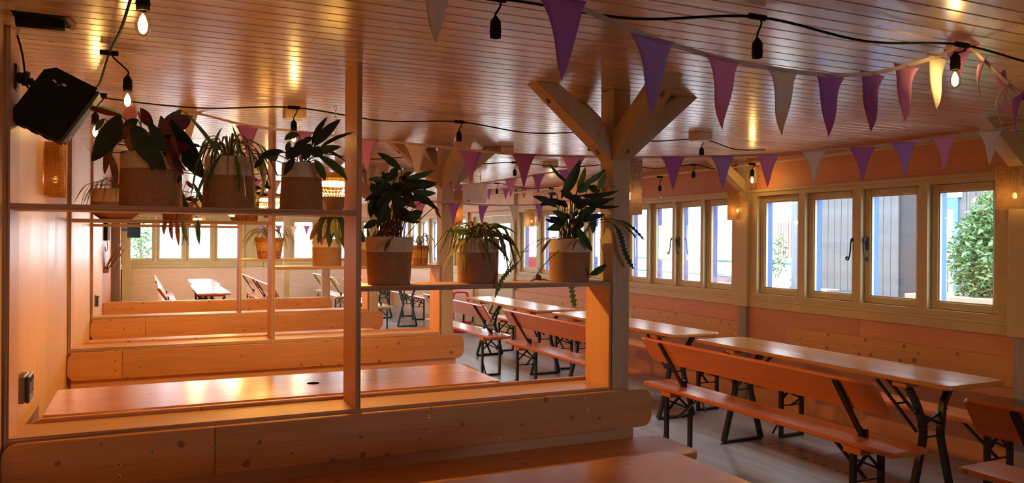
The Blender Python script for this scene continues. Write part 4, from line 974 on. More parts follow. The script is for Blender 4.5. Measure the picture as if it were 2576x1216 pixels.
# ------------------------------------------------------------------ loudspeakers, sockets and other fittings
def speaker(label, org, du, dv, w0, w1, dy, wall):
    # org: upper back corner of the near side; du: depth direction, dv: height direction, both in the xz plane
    du, dv = Vector((du[0], 0, du[1])).normalized(), Vector((dv[0], 0, dv[1])).normalized(); o = Vector(org)
    t = thing('wall_speaker', label, 'speaker', o)
    xf = lambda p: tuple(o+du*p[0]+dv*p[2]+Vector((0, p[1], 0)))
    P = [(0, .03), (.03, 0), (w0-.004, 0), (w0-.004, w1), (.012, w1), (0, w1-.012)]
    mb = MB(xf); mb.prism([(a, b) for a, b in P], 'y', 0, dy, .006); mb.build('cabinet', 'black_plastic', t)
    mb = MB(xf); mb.bbox(w0-.0038, w0+.012, .008, dy-.008, .008, w1-.008, .006); mb.build('grille', 'grille', t)
    mb = MB(xf); mb.bbox(w0+.0122, w0+.014, dy*.5-.03, dy*.5+.03, w1-.05, w1-.03, .0005); mb.build('badge', 'dark_metal', t)
    mb = MB(xf)
    for q in range(3): mb.box(.03+q*.05, .055+q*.05, dy*.3, dy*.7, w1+.0, w1+.006)
    mb.build('feet', 'black_plastic', t)
    return t, xf
t, xf = speaker('black loudspeaker tilted down on the left wall at the top left', (-0.359, 3.56, 2.246), (.163, -.080), (-.134, -.212), .195, .262, .17, 0)
c = Vector(xf((.0, .085, .10)))
mb = MB(); mb.bbox(-.4768, -.468, 3.585, 3.665, 2.14, 2.24, .003); mb.tube([(-.468, 3.625, 2.19), (-.452, 3.625, 2.19)], .022, 12); mb.tube([(-.452, 3.625, 2.19), (-.432, 3.625, 2.187)], .030, 12); mb.tube([(-.432, 3.63, 2.187), tuple(c)], .014, 8); mb.build('bracket', 'black_steel', t)
mb = MB(); mb.tube(spline([(-.474, 3.64, 2.36), (-.455, 3.63, 2.28), (-.44, 3.62, 2.17), (-.425, 3.615, 2.15), (c.x+.0, 3.63, 2.18)], 6), .004, 6); mb.build('cable', 'black_plastic', t)
mb = MB(xf)
for (a, b, r) in ((.052, .052, .006), (.060, .055, .005), (.090, .05, .009), (.075, .060, .004)): mb.add([(a+r*math.cos(q*PI/4), -.0006, b+.6*r*math.sin(q*PI/4)) for q in range(8)], [tuple(range(8))])
mb.build('worn_sticker', 'paper', t)
t2, xf2 = speaker('small dark loudspeaker beside the far left window', (-.36, 16.4, 1.86), (1, 0), (0, -1), .22, .30, .2, 0)
MB().bbox(-.499, -.361, 16.47, 16.53, 1.68, 1.74, .003).build('bracket', 'black_steel', t2)
for (y0, y1, z0, z1, lab) in ((3.27, 3.40, .905, 1.015, 'x'),):
    pass
def outlet(x, y, z, lab, sy=.14, sz=.115, sx=.05):
    t = thing('power_socket', lab, 'socket', (x, y, z))
    MB().bbox(x, x+sx*.7, y-sy/2, y+sy/2, z-sz/2, z+sz/2, .006).build('back_box', 'grey_metal', t)
    MB().bbox(x+sx*.7+.0005, x+sx, y-sy/2, y+sy/2, z-sz/2, z+sz/2, .005).build('face_plate', 'dark_metal', t)
    mb = MB()
    for q in (-1, 1):
        for (a, b) in ((0, .012), (-.011, -.012), (.011, -.012)): mb.box(x+sx-.001, x+sx+.0006, y+q*.035+a-.003, y+q*.035+a+.003, z+b-.006, z+b+.004)
        mb.box(x+sx, x+sx+.003, y+q*.035-.006, y+q*.035+.006, z+.03, z+.045)
    mb.build('switches_and_holes', 'black_plastic', t)
    mb = MB()
    for q in range(3): mb.lathe([(.007, .0004), (.001, .0005)], (x+sx*.35, y-.04+q*.035, z+sz/2), 10)
    mb.build('knockouts', 'black_plastic', t)
outlet(-.499, 3.90, .915, 'metal double power socket on the left wall at the lower left')
outlet(-.499, 8.90, .92, 'small brown metal power socket on the left wall in the third booth')
t = thing('menu_rack', 'dark wooden rack holding leaning menu boards far along the left wall', 'rack', (-.48, 11.2, 1.15))
MB().bbox(-.499, -.44, 10.9, 11.5, 1.12, 1.17, .003).build('shelf', 'menu_wood', t)
for q in range(3):
    mb = MB(); mb.add([(-.49+.035*q+.14*s_+e, yy, 1.172+.30*s_-.03*q*s_) for yy in (10.95+.05*q, 11.4+.05*q) for s_, e in ((0, 0), (1, 0), (1, .016), (0, .016))], [(0, 1, 2, 3), (7, 6, 5, 4), (0, 4, 5, 1), (1, 5, 6, 2), (2, 6, 7, 3), (3, 7, 4, 0)]); mb.build('menu_board', 'menu_wood', t)
t = thing('monitor', 'small dark screen on the left wall above the menu rack', 'screen', (-.49, 11.2, 1.75))
MB().bbox(-.499, -.455, 10.9, 11.5, 1.52, 1.80, .006).build('screen_case', 'black_plastic', t); MB().tube(spline([(-.48, 11.3, 1.52), (-.47, 11.3, 1.42), (-.49, 11.25, 1.38), (-.495, 11.2, 1.44)], 5), .004, 6).build('cable', 'black_plastic', t)
t = thing('air_unit', 'white louvred air unit hung under the ceiling behind the small bunting', 'air conditioner', (3.64, 8.95, 2.35))
P = [(8.9, 2.05), (8.9, 2.20), (8.94, 2.235), (9.10, 2.235), (9.12, 2.2), (9.12, 2.05), (9.08, 2.015), (8.93, 2.015)]
MB().prism(P, 'x', 3.46, 3.82, .008).build('casing', 'white_plastic', t)
for q in range(4): MB().bbox(3.53, 3.75, 8.893, 8.899, 2.055+q*.035, 2.083+q*.035, .002).build('louvre', 'white_plastic', t)
mb = MB(); mb.add([(3.56+.012*math.cos(q*PI/3), 8.892, 2.04+.012*math.sin(q*PI/3)) for q in range(6)], [tuple(range(6))]); mb.build('emblem', 'dark_metal', t)
for xx in (3.52, 3.76): MB().tube([(xx, 9.0, 2.235), (xx, 9.0, ZC-.001)], .006, 6).build('hanger', 'white_plastic', t)
t = thing('switch_box', 'cream vertical cover box on the wall beside the brace of the second window post', 'box', (5.22, 5.80, 2.2))
MB().bbox(5.25, 5.299, 5.77, 5.84, 2.12, 2.28, .004).build('cover', 'cream_paint', t); MB().tube([(5.275, 5.805, 2.06), (5.275, 5.805, 2.12)], .007, 6).build('pipe', 'conduit', t)
# red extinguisher station by the doors
t = thing('extinguisher_stand', 'red moulded stand with two fire extinguishers by the double doors', 'stand', (4.84, 12.32, 0))
mb = MB(); mb.prism(rrect(4.64, 5.04, 12.18, 12.48, .05, 4), 'z', 0, .07, .01); mb.build('base', 'red_plastic', t)
mb = MB(); mb.bbox(4.66, 5.02, 12.40, 12.46, .071, .50, .015); mb.build('back', 'red_plastic', t)
mb = MB(); mb.tube(spline([(4.70, 12.43, .50), (4.71, 12.43, .60), (4.75, 12.43, .66), (4.93, 12.43, .66), (4.97, 12.43, .60), (4.98, 12.43, .50)], 5), .02, 8); mb.build('loop_handle', 'red_plastic', t)
mb = MB()
for r_ in range(5):
    for q in range(4): mb.box(4.68+q*.045, 4.68+q*.045+.028, 12.398, 12.3995, .19+r_*.055, .19+r_*.055+.035)
mb.build('lettering', 'paper', t, 'stuff')
for (xx, lab) in ((4.76, 'red fire extinguisher on the left of the red stand'), (4.92, 'red fire extinguisher with a white label on the right of the red stand')):
    e = thing('fire_extinguisher', lab, 'extinguisher', (xx, 12.31, .07), 'extinguishers in the red stand')
    MB().lathe([(.001, .071), (.068, .073), (.07, .09), (.07, .36), (.055, .41), (.022, .44), (.022, .46), (.001, .46)], (xx, 12.31, 0), 18).build('cylinder', 'red_plastic', e)
    MB().lathe([(.0705, .18), (.0705, .33)], (xx, 12.31, 0), 18).build('label_band', 'paper', e)
    mb = MB(); mb.bar([(xx, 12.31, .46), (xx, 12.25, .50)], .02, .01, (1, 0, 0)); mb.bar([(xx, 12.31, .455), (xx, 12.24, .46)], .02, .008, (1, 0, 0)); mb.tube(spline([(xx+.02, 12.30, .45), (xx+.08, 12.28, .42), (xx+.085, 12.28, .25), (xx+.078, 12.29, .15)], 5), .009, 6); mb.build('valve_and_hose', 'black_plastic', e)

# ------------------------------------------------------------------ potted plants
def blade(mb, pts, wd, nrm, m_edge, m_mid, fold=.12, wave=0, prof='broad', cols=2, ph=0):
    # leaf blade along pts
    P = [Vector(p) for p in pts]; n = len(P)-1; v = []; C_ = cols+1
    for i, p in enumerate(P):
        t = i/n; a = P[max(0, i-1)]; b = P[min(n, i+1)]; tg = (b-a).normalized()
        sd = tg.cross(Vector(nrm)); sd = sd.normalized() if sd.length > 1e-5 else tg.orthogonal().normalized(); nn = sd.cross(tg)
        if prof == 'broad': w_ = wd*max(.02, math.sin(PI*min(1, t*.97+.015))**.75*(1-.25*t))
        elif prof == 'strap': w_ = wd*(min(1, .35+2.2*t))*(1-t**2.2)**.8+.0006
        else: w_ = wd*(.55+.45*math.cos(t*n*PI))*(1 if .06 < t < .95 else .3)   # scalloped
        for j in range(C_):
            s_ = j/cols-.5; lift = abs(s_)*2*fold*w_+wave*w_*math.sin(9*t*PI+ph+(s_ > 0)*1.3)*abs(s_)
            v.append(tuple(p+sd*(w_*s_)+nn*lift))
    f = []; mm = []
    for i in range(n):
        for j in range(cols):
            f.append((i*C_+j, i*C_+j+1, (i+1)*C_+j+1, (i+1)*C_+j)); mm.append(m_edge if j in (0, cols-1) and cols > 2 else m_mid)
    mb.add(v, f, mm, True)
FRONT = Vector((-.25, -.96, .05)).normalized()   # leaves lean out of the shelves toward the aisle end
def leaf(root, base, tip, wd, bow, mat, origin=None, tilt=None, prof='broad', wave=.0, stem='stem'):
    b, t = Vector(base), Vector(tip); d = t-b; c = (b+t)/2; view = FRONT
    perp = d.cross(view).normalized(); ctrl = c+perp*bow
    tl = random.uniform(-.7, .7) if tilt is None else tilt
    nrm = view.copy(); nrm.rotate(Matrix.Rotation(tl, 3, d.normalized()))
    mb = MB(); blade(mb, bez(b, ctrl, t, 8 if prof != 'scallop' else 22), wd, nrm, 0, 0, .10, wave, prof, 2, random.uniform(0, 6))
    if origin is not None:
        o = Vector(origin); up_ = o+(b-o)*.55+Vector((0, 0, .12*(b-o).length)); mb.tube(bez(o, up_, b, 5), .0022, 5, 1)
    return mb.build('leaf', [mat, stem], root)
def fill(root, c, n, r0, r1, z0, z1, wd, mats, ln, x_lim, wave=.14, stem='stem_brown'):
    for k in range(n):
        a = random.uniform(0, 6.28); r = random.uniform(r0, r1); dx, dy = math.cos(a), math.sin(a)*.8
        b = Vector((c[0]+r*dx*.6, c[1]+r*dy*.5, c[2]+random.uniform(z0, z1))); l_ = ln*random.uniform(.7, 1.2); el = random.uniform(-.5, .7)
        tp = b+Vector((dx*math.cos(el), dy*math.cos(el)*.5, math.sin(el)))*l_
        tp.x = max(x_lim[0], min(x_lim[1], tp.x)); tp.y = max(c[1]-.16, tp.y)
        leaf(root, b, tp, wd*random.uniform(.7, 1.15), random.uniform(-.02, .03), random.choice(mats), origin=(c[0]+.05*dx, c[1]+.05*dy, c[2]+.2), tilt=random.uniform(-.7, .7), wave=wave, stem=stem)
def basket(root, c, rt_, rb, h, band, fl=0, bulge=0, flat=.0):
    # coiled rope basket: white rope over tan rope, each coil a ridge
    x, y, z = c
    nco = 19; split = int(round(nco*(1-band)))
    def prof(k0, k1):
        p = []
        for k in range(k0, k1):
            for q in (0, .25, .5, .75):
                t = (k+q)/nco; r = rb+(rt_-rb)*t+bulge*math.sin(PI*t)
                p.append((r+.0016*abs(math.sin(PI*q))-.001, h*t))
        t = k1/nco; p.append((rb+(rt_-rb)*t+bulge*math.sin(PI*t)-.001, h*t)); return p
    lo = prof(0, split); MB().lathe([(.001, .0005), (rb-.012, .0005), (rb-.004, .002)]+lo, c, 36).build('basket', 'rope_tan', root)
    hi = prof(split, nco); MB().lathe(hi+[(rt_-.006, h), (rt_-.010, h-.004), (rt_-.012, h-.05)], c, 36).build('rope_band', 'rope_white', root)
    MB().lathe([(rt_-.0125, h-.03), (.001, h-.024)], c, 24).build('soil', 'soil', root)
def wicker(root, c, rt_, rb, h):
    p = []
    n = 13
    for k in range(n):
        for q in (0, .33, .66): t = (k+q)/n; p.append((rb+(rt_-rb)*t+.003*math.sin(PI*q), h*t))
    p.append((rt_, h))
    ms = [0 if (k//3) < 5 or (k//3) > 9 else 1 for k in range(len(p)-1)]
    MB().lathe([(.001, .0005), (rb, .0005)]+p+[(rt_-.008, h), (rt_-.012, h-.03)], c, 28, ms=[0, 0]+ms+[0, 0]).build('wicker_pot', ['rattan', 'rattan_light'], root)
    mb = MB(); mb.bar([(c[0]-.012, c[1]-rb-.004, c[2]+.005), (c[0]-.012, c[1]-rt_-.004, c[2]+h)], .004, .003, (1, 0, 0)); mb.build('tie', 'black_plastic', root)
    MB().lathe([(rt_-.0125, h-.02), (.001, h-.015)], c, 20).build('soil', 'soil', root)
def strap(root, o, ang, ln, rise, droop, wd, name='leaf', tw=0):
    d = Vector((math.cos(ang), math.sin(ang), 0)); o = Vector(o)
    p0 = o+d*.012; p1 = o+d*ln*.30+Vector((0, 0, rise)); p2 = o+d*ln*.62+Vector((0, 0, rise*.75)); p3 = o+d*ln*.80+Vector((0, 0, rise*.2-droop*.4)); p4 = o+d*ln*.9+Vector((0, 0, -droop))
    mb = MB(); nrm = Vector((-d.y*tw, d.x*tw, 1))-d*.4
    blade(mb, spline([p0, p1, p2, p3, p4], 4), wd, nrm, 0, 1, .25, 0, 'strap', 4)
    return mb.build(name, ['leaf_cream', 'leaf_green'], root)
def spider(root, o, n, l0, l1, rise, droop, wd, avoid=None, floor=None):
    for k in range(n):
        a = 2*PI*k/n+random.uniform(-.25, .25); ln = random.uniform(l0, l1); ri = random.uniform(*rise); dr_ = random.uniform(*droop)
        if floor is not None: dr_ = min(dr_, floor+.0) if math.sin(a) > -2 else dr_
        strap(root, o, a, ln, ri, dr_, wd*random.uniform(.8, 1.2), tw=random.uniform(-.6, .6))
def plant(name, label, c):
    return thing(name, label, 'plant', c, None)
ZL, ZR = 1.6895, 1.3455
# nearest divider, upper shelf -------------------------------------------------
c = (.011, 3.615, ZL); t = plant('potted_plant', 'big prayer plant with drooping dark leaves in the widest rope pot, nearest upper shelf', c)
basket(t, c, .118, .122, .226, .30)
PC = [[((-0.108, 3.540, 2.059), (-0.203, 3.520, 1.863), 0.0999, -0.0226, 'leaf_dark'), ((-0.057, 3.500, 2.014), (0.065, 3.470, 1.836), 0.0930, 0.0193, 'leaf_dark'), ((0.114, 3.620, 2.036), (0.223, 3.650, 1.819), 0.1052, 0.0238, 'leaf_dark'), ((-0.103, 3.600, 2.065), (-0.238, 3.620, 2.103), 0.0279, -0.0115, 'leaf_maroon'), ((-0.112, 3.650, 2.081), (-0.244, 3.660, 2.093), 0.0332, 0.0066, 'leaf_bright'), ((0.046, 3.560, 2.067), (0.118, 3.540, 1.898), 0.0562, 0.0165, 'leaf_maroon'), ((-0.003, 3.520, 2.045), (0.138, 3.500, 1.841), 0.0553, 0.0260, 'leaf_dark'), ((-0.131, 3.600, 1.973), (-0.162, 3.580, 1.818), 0.0360, 0.0065, 'leaf_dry'), ((-0.143, 3.540, 1.901), (-0.118, 3.530, 1.765), 0.0321, -0.0128, 'leaf_dry'), ((0.031, 3.480, 1.905), (0.013, 3.470, 1.834), 0.0549, 0.0000, 'leaf_dark'), ((-0.034, 3.650, 2.107), (0.017, 3.650, 2.027), 0.0604, 0.0000, 'leaf_maroon'), ((0.086, 3.640, 2.085), (0.121, 3.650, 1.986), 0.0510, 0.0170, 'leaf_maroon'), ((-0.065, 3.550, 2.025), (-0.107, 3.520, 1.941), 0.0390, 0.0065, 'leaf_dry'), ((-0.071, 3.510, 1.990), (-0.060, 3.500, 1.906), 0.0418, 0.0096, 'leaf_dry'), ((0.069, 3.510, 1.967), (0.132, 3.500, 1.821), 0.0491, 0.0131, 'leaf_maroon'), ((0.085, 3.600, 2.062), (0.148, 3.600, 1.945), 0.0504, 0.0101, 'leaf_dark'), ((0.068, 3.480, 1.911), (0.098, 3.470, 1.834), 0.0260, 0.0065, 'leaf_dry'), ((0.122, 3.500, 1.821), (0.110, 3.500, 1.784), 0.0197, 0.0000, 'leaf_dark'), ((-0.042, 3.630, 2.057), (-0.096, 3.640, 1.995), 0.0500, 0.0100, 'leaf_dark'), ((0.009, 3.620, 2.029), (0.102, 3.620, 1.931), 0.0737, 0.0100, 'leaf_dark'), ((-0.165, 3.600, 2.047), (-0.197, 3.600, 1.993), 0.0260, 0.0033, 'leaf_green')]]
for q in PC[0]: leaf(t, *q, origin=(c[0]+random.uniform(-.04, .04), c[1]+random.uniform(-.03, .03), ZL+.20), tilt=random.uniform(-.35, .35))
fill(t, c, 14, .03, .12, .26, .36, .055, ('leaf_dark', 'leaf_dark', 'leaf_maroon'), .12, (-.14, .22), wave=.04)
MB().bbox(c[0]-.055, c[0]+.045, c[1]+.03, c[1]+.034, ZL+.20, ZL+.32, .001).build('plant_label', 'paper', t)
c = (.321, 3.615, ZL); t = plant('potted_plant', 'spider plant in the middle rope pot on the nearest upper shelf', c)
basket(t, c, .100, .113, .222, .36)
spider(t, (c[0], c[1], ZL+.20), 24, .14, .24, (.05, .12), (.02, .17), .016, floor=.19)
SL = [[((0.277, 3.580, 1.915), (0.123, 3.570, 2.104), 0.0188, 0.0206, 'leaf_bright'), ((0.267, 3.600, 1.912), (0.291, 3.600, 2.042), 0.0172, -0.0310, 'leaf_bright'), ((0.334, 3.500, 1.914), (0.346, 3.480, 1.748), 0.0186, -0.0169, 'leaf_green'), ((0.283, 3.490, 1.917), (0.220, 3.480, 1.757), 0.0167, 0.0268, 'leaf_green'), ((0.355, 3.580, 1.926), (0.328, 3.580, 2.049), 0.0156, 0.0138, 'leaf_bright'), ((0.287, 3.540, 1.916), (0.176, 3.500, 1.691), 0.0170, 0.0441, 'leaf_bright'), ((0.421, 3.580, 1.923), (0.453, 3.560, 1.735), 0.0157, -0.0384, 'leaf_bright'), ((0.440, 3.600, 1.926), (0.413, 3.500, 1.697), 0.0158, -0.0633, 'leaf_cream'), ((0.303, 3.550, 1.926), (0.316, 3.550, 2.000), 0.0153, 0.0102, 'leaf_cream')]]
for q in SL[0]: leaf(t, *q, tilt=random.uniform(-.4, .4), prof='strap')
c = (.631, 3.615, ZL); t = plant('potted_plant', 'peace lily with dark pointed leaves in a rope pot beside the tall upright', c)
basket(t, c, .086, .096, .212, .32)
PL = [[((0.674, 3.600, 1.985), (0.747, 3.620, 2.123), 0.0344, -0.0145, 'leaf_dark'), ((0.679, 3.580, 1.979), (0.795, 3.570, 2.107), 0.0504, -0.0108, 'leaf_dark'), ((0.700, 3.580, 1.968), (0.854, 3.540, 2.049), 0.0217, -0.0217, 'leaf_dark'), ((0.680, 3.540, 1.943), (0.788, 3.520, 1.977), 0.0428, -0.0071, 'leaf_green'), ((0.691, 3.550, 1.934), (0.823, 3.540, 1.826), 0.0429, -0.0250, 'leaf_green'), ((0.668, 3.500, 1.910), (0.710, 3.480, 1.817), 0.0423, -0.0070, 'leaf_green'), ((0.573, 3.490, 1.912), (0.530, 3.470, 1.834), 0.0382, -0.0035, 'leaf_dark'), ((0.537, 3.540, 1.946), (0.428, 3.500, 1.899), 0.0420, 0.0140, 'leaf_dark'), ((0.443, 3.490, 1.902), (0.410, 3.480, 1.859), 0.0307, 0.0000, 'leaf_dark'), ((0.612, 3.580, 2.029), (0.548, 3.570, 1.999), 0.0428, 0.0089, 'leaf_green'), ((0.569, 3.570, 1.993), (0.559, 3.570, 1.940), 0.0248, 0.0053, 'leaf_green'), ((0.633, 3.520, 2.002), (0.578, 3.500, 1.913), 0.0599, 0.0053, 'leaf_dark'), ((0.657, 3.510, 1.964), (0.702, 3.500, 1.930), 0.0599, 0.0035, 'leaf_dark'), ((0.602, 3.540, 1.958), (0.548, 3.520, 1.910), 0.0600, 0.0053, 'leaf_dark'), ((0.646, 3.500, 1.980), (0.619, 3.490, 1.907), 0.0632, 0.0000, 'leaf_dark'), ((0.520, 3.560, 1.930), (0.471, 3.550, 1.909), 0.0527, 0.0053, 'leaf_green'), ((0.701, 3.600, 1.976), (0.832, 3.600, 1.917), 0.0163, -0.0181, 'leaf_green'), ((0.626, 3.580, 1.994), (0.670, 3.580, 2.020), 0.0322, 0.0036, 'leaf_dark')]]
for q in PL[0]: leaf(t, *q, origin=(c[0]+random.uniform(-.03, .03), c[1]+random.uniform(-.03, .03), ZL+.18), tilt=random.uniform(-.35, .35))
# nearest divider, lower shelf -------------------------------------------------
c = (1.042, 3.615, ZR); t = plant('potted_plant', 'tall bushy calathea in a tapered rope pot just right of the tall upright', c)
basket(t, c, .115, .100, .226, .32)
PT = [[((1.096, 3.600, 1.888), (0.974, 3.590, 1.967), 0.0418, 0.0152, 'leaf_green'), ((1.070, 3.580, 1.894), (1.025, 3.570, 1.849), 0.0490, 0.0000, 'leaf_dark'), ((1.113, 3.580, 1.853), (1.246, 3.560, 1.895), 0.0322, 0.0151, 'leaf_green'), ((1.131, 3.600, 1.851), (1.262, 3.570, 1.835), 0.0305, 0.0153, 'leaf_dark'), ((1.123, 3.560, 1.814), (1.255, 3.550, 1.826), 0.0302, 0.0151, 'leaf_dark'), ((1.130, 3.550, 1.787), (1.248, 3.540, 1.783), 0.0414, 0.0094, 'leaf_green'), ((1.199, 3.580, 1.780), (1.271, 3.560, 1.704), 0.0325, 0.0191, 'leaf_dark'), ((1.197, 3.520, 1.758), (1.088, 3.520, 1.747), 0.0377, 0.0075, 'leaf_dark'), ((0.994, 3.550, 1.820), (0.967, 3.540, 1.763), 0.0445, 0.0037, 'leaf_dark'), ((0.928, 3.520, 1.816), (0.948, 3.510, 1.757), 0.0438, -0.0073, 'leaf_dark'), ((0.944, 3.550, 1.748), (0.931, 3.540, 1.659), 0.0442, 0.0055, 'leaf_dark'), ((1.024, 3.520, 1.786), (0.953, 3.500, 1.673), 0.0591, 0.0074, 'leaf_dark'), ((1.000, 3.500, 1.738), (0.945, 3.480, 1.611), 0.0476, 0.0073, 'leaf_dark'), ((1.043, 3.520, 1.787), (1.047, 3.500, 1.675), 0.0592, -0.0074, 'leaf_dark'), ((1.103, 3.520, 1.677), (1.163, 3.510, 1.663), 0.0485, 0.0075, 'leaf_green'), ((1.085, 3.630, 1.870), (0.985, 3.620, 1.832), 0.0497, 0.0076, 'leaf_green'), ((1.092, 3.620, 1.860), (1.202, 3.620, 1.817), 0.0534, 0.0076, 'leaf_dark'), ((1.076, 3.600, 1.830), (1.156, 3.600, 1.756), 0.0569, 0.0076, 'leaf_dark'), ((1.014, 3.600, 1.837), (0.934, 3.600, 1.840), 0.0301, 0.0075, 'leaf_green'), ((1.023, 3.620, 1.867), (1.000, 3.620, 1.877), 0.0170, 0.0000, 'leaf_green'), ((1.068, 3.570, 1.809), (1.003, 3.560, 1.750), 0.0639, 0.0038, 'leaf_dark'), ((1.149, 3.580, 1.812), (1.219, 3.580, 1.729), 0.0494, 0.0076, 'leaf_dark'), ((1.253, 3.560, 1.719), (1.280, 3.550, 1.662), 0.0191, 0.0077, 'leaf_dry'), ((1.106, 3.630, 1.718), (1.145, 3.630, 1.757), 0.0383, 0.0000, 'leaf_green'), ((0.986, 3.620, 1.715), (0.947, 3.620, 1.751), 0.0415, 0.0038, 'leaf_dark'), ((1.115, 3.650, 1.863), (1.161, 3.650, 1.890), 0.0270, 0.0000, 'leaf_green'), ((1.015, 3.485, 1.564), (0.980, 3.470, 1.499), 0.0219, 0.0110, 'leaf_dry')]]
for q in PT[0]: leaf(t, *q, origin=(c[0]+random.uniform(-.06, .07), c[1]+random.uniform(-.05, .05), ZR+.2), tilt=random.uniform(-.5, .5), wave=.12, stem='stem_brown')
fill(t, c, 24, .02, .15, .28, .46, .05, ('leaf_dark', 'leaf_dark', 'leaf_green'), .11, (.91, 1.27))
for k in range(14): leaf(t, (c[0]+random.uniform(-.06, .06), c[1]+random.uniform(-.04, .04), ZR+.2), (c[0]+random.uniform(-.1, .1), c[1]+random.uniform(-.06, .06), ZR+random.uniform(.32, .4)), .006, .01, 'stem_brown', prof='strap')
c = (1.50, 3.615, ZR); t = plant('potted_plant', 'spider plant in a small rope pot in the middle of the nearest lower shelf', c)
basket(t, c, .107, .101, .222, .30)
spider(t, (c[0], c[1], ZR+.20), 34, .14, .26, (.04, .10), (.02, .17), .018, floor=.19)
SM = [[((1.412, 3.560, 1.583), (1.350, 3.540, 1.613), 0.0214, 0.0273, 'leaf_cream'), ((1.442, 3.540, 1.587), (1.279, 3.500, 1.600), 0.0272, 0.0117, 'leaf_bright'), ((1.488, 3.550, 1.575), (1.403, 3.520, 1.544), 0.0176, 0.0510, 'leaf_bright'), ((1.518, 3.570, 1.587), (1.567, 3.560, 1.637), 0.0178, -0.0237, 'leaf_cream'), ((1.514, 3.600, 1.587), (1.688, 3.560, 1.589), 0.0199, -0.0796, 'leaf_bright'), ((1.533, 3.580, 1.584), (1.697, 3.540, 1.489), 0.0198, -0.0675, 'leaf_green'), ((1.446, 3.550, 1.577), (1.268, 3.500, 1.396), 0.0195, 0.0586, 'leaf_cream'), ((1.453, 3.490, 1.567), (1.510, 3.470, 1.437), 0.0193, -0.0154, 'leaf_bright'), ((1.503, 3.510, 1.568), (1.617, 3.480, 1.441), 0.0214, -0.0272, 'leaf_green'), ((1.411, 3.490, 1.567), (1.353, 3.470, 1.415), 0.0192, 0.0192, 'leaf_cream')]]
for q in SM[0]: leaf(t, *q, tilt=random.uniform(-.4, .4), prof='strap')
c = (2.024, 3.615, ZR); t = plant('potted_plant', 'rattlesnake plant with wavy upright leaves in the rope pot nearest the post', c)
basket(t, c, .113, .104, .224, .33)
PR = [[((1.954, 3.580, 1.782), (2.055, 3.560, 1.985), 0.0623, 0.0125, 'leaf_green'), ((2.060, 3.600, 1.824), (2.108, 3.600, 1.953), 0.0358, 0.0105, 'leaf_bright'), ((2.079, 3.600, 1.846), (2.227, 3.580, 1.946), 0.0359, 0.0106, 'leaf_green'), ((2.164, 3.570, 1.830), (2.212, 3.560, 1.920), 0.0423, 0.0042, 'leaf_bright'), ((2.013, 3.620, 1.866), (1.908, 3.630, 1.963), 0.0211, -0.0126, 'leaf_green'), ((1.920, 3.560, 1.731), (1.772, 3.550, 1.784), 0.0391, 0.0165, 'leaf_dark'), ((2.029, 3.520, 1.794), (2.215, 3.440, 1.821), 0.0351, 0.0248, 'leaf_dark'), ((2.010, 3.520, 1.767), (2.203, 3.450, 1.783), 0.0330, 0.0206, 'leaf_dark'), ((2.069, 3.540, 1.755), (2.227, 3.450, 1.739), 0.0250, 0.0208, 'leaf_dark'), ((2.065, 3.540, 1.680), (2.184, 3.520, 1.698), 0.0375, 0.0083, 'leaf_dark'), ((1.971, 3.550, 1.678), (1.881, 3.540, 1.709), 0.0372, 0.0000, 'leaf_green'), ((1.983, 3.580, 1.642), (1.874, 3.570, 1.681), 0.0375, 0.0083, 'leaf_dark'), ((2.004, 3.500, 1.628), (2.078, 3.470, 1.506), 0.0492, 0.0082, 'leaf_green'), ((2.176, 3.620, 1.690), (2.178, 3.630, 1.598), 0.0428, 0.0043, 'leaf_green'), ((2.009, 3.560, 1.779), (1.932, 3.550, 1.817), 0.0540, 0.0042, 'leaf_dark'), ((2.044, 3.580, 1.818), (2.128, 3.580, 1.863), 0.0503, 0.0042, 'leaf_green'), ((2.003, 3.550, 1.799), (2.057, 3.540, 1.738), 0.0663, 0.0041, 'leaf_dark'), ((1.936, 3.600, 1.804), (1.884, 3.600, 1.802), 0.0208, 0.0000, 'leaf_green'), ((2.086, 3.520, 1.758), (2.175, 3.460, 1.769), 0.0374, 0.0125, 'leaf_dark'), ((1.921, 3.570, 1.715), (1.974, 3.560, 1.654), 0.0495, 0.0041, 'leaf_dark'), ((2.146, 3.630, 1.850), (2.221, 3.630, 1.831), 0.0513, 0.0064, 'leaf_green'), ((2.070, 3.540, 1.713), (2.142, 3.540, 1.736), 0.0458, 0.0042, 'leaf_dark'), ((2.082, 3.500, 1.381), (2.158, 3.460, 1.440), 0.0455, 0.0083, 'leaf_green'), ((2.003, 3.485, 1.571), (1.963, 3.475, 1.506), 0.0163, 0.0123, 'leaf_dry'), ((1.857, 3.510, 1.566), (1.794, 3.500, 1.489), 0.0182, 0.0081, 'leaf_dry'), ((1.762, 3.480, 1.390), (1.784, 3.470, 1.359), 0.0318, 0.0040, 'leaf_dry')]]
for q in PR[0]: leaf(t, *q, origin=(c[0]+random.uniform(-.05, .05), c[1]+random.uniform(-.05, .05), ZR+.2), tilt=random.uniform(-.3, .3), wave=.16)
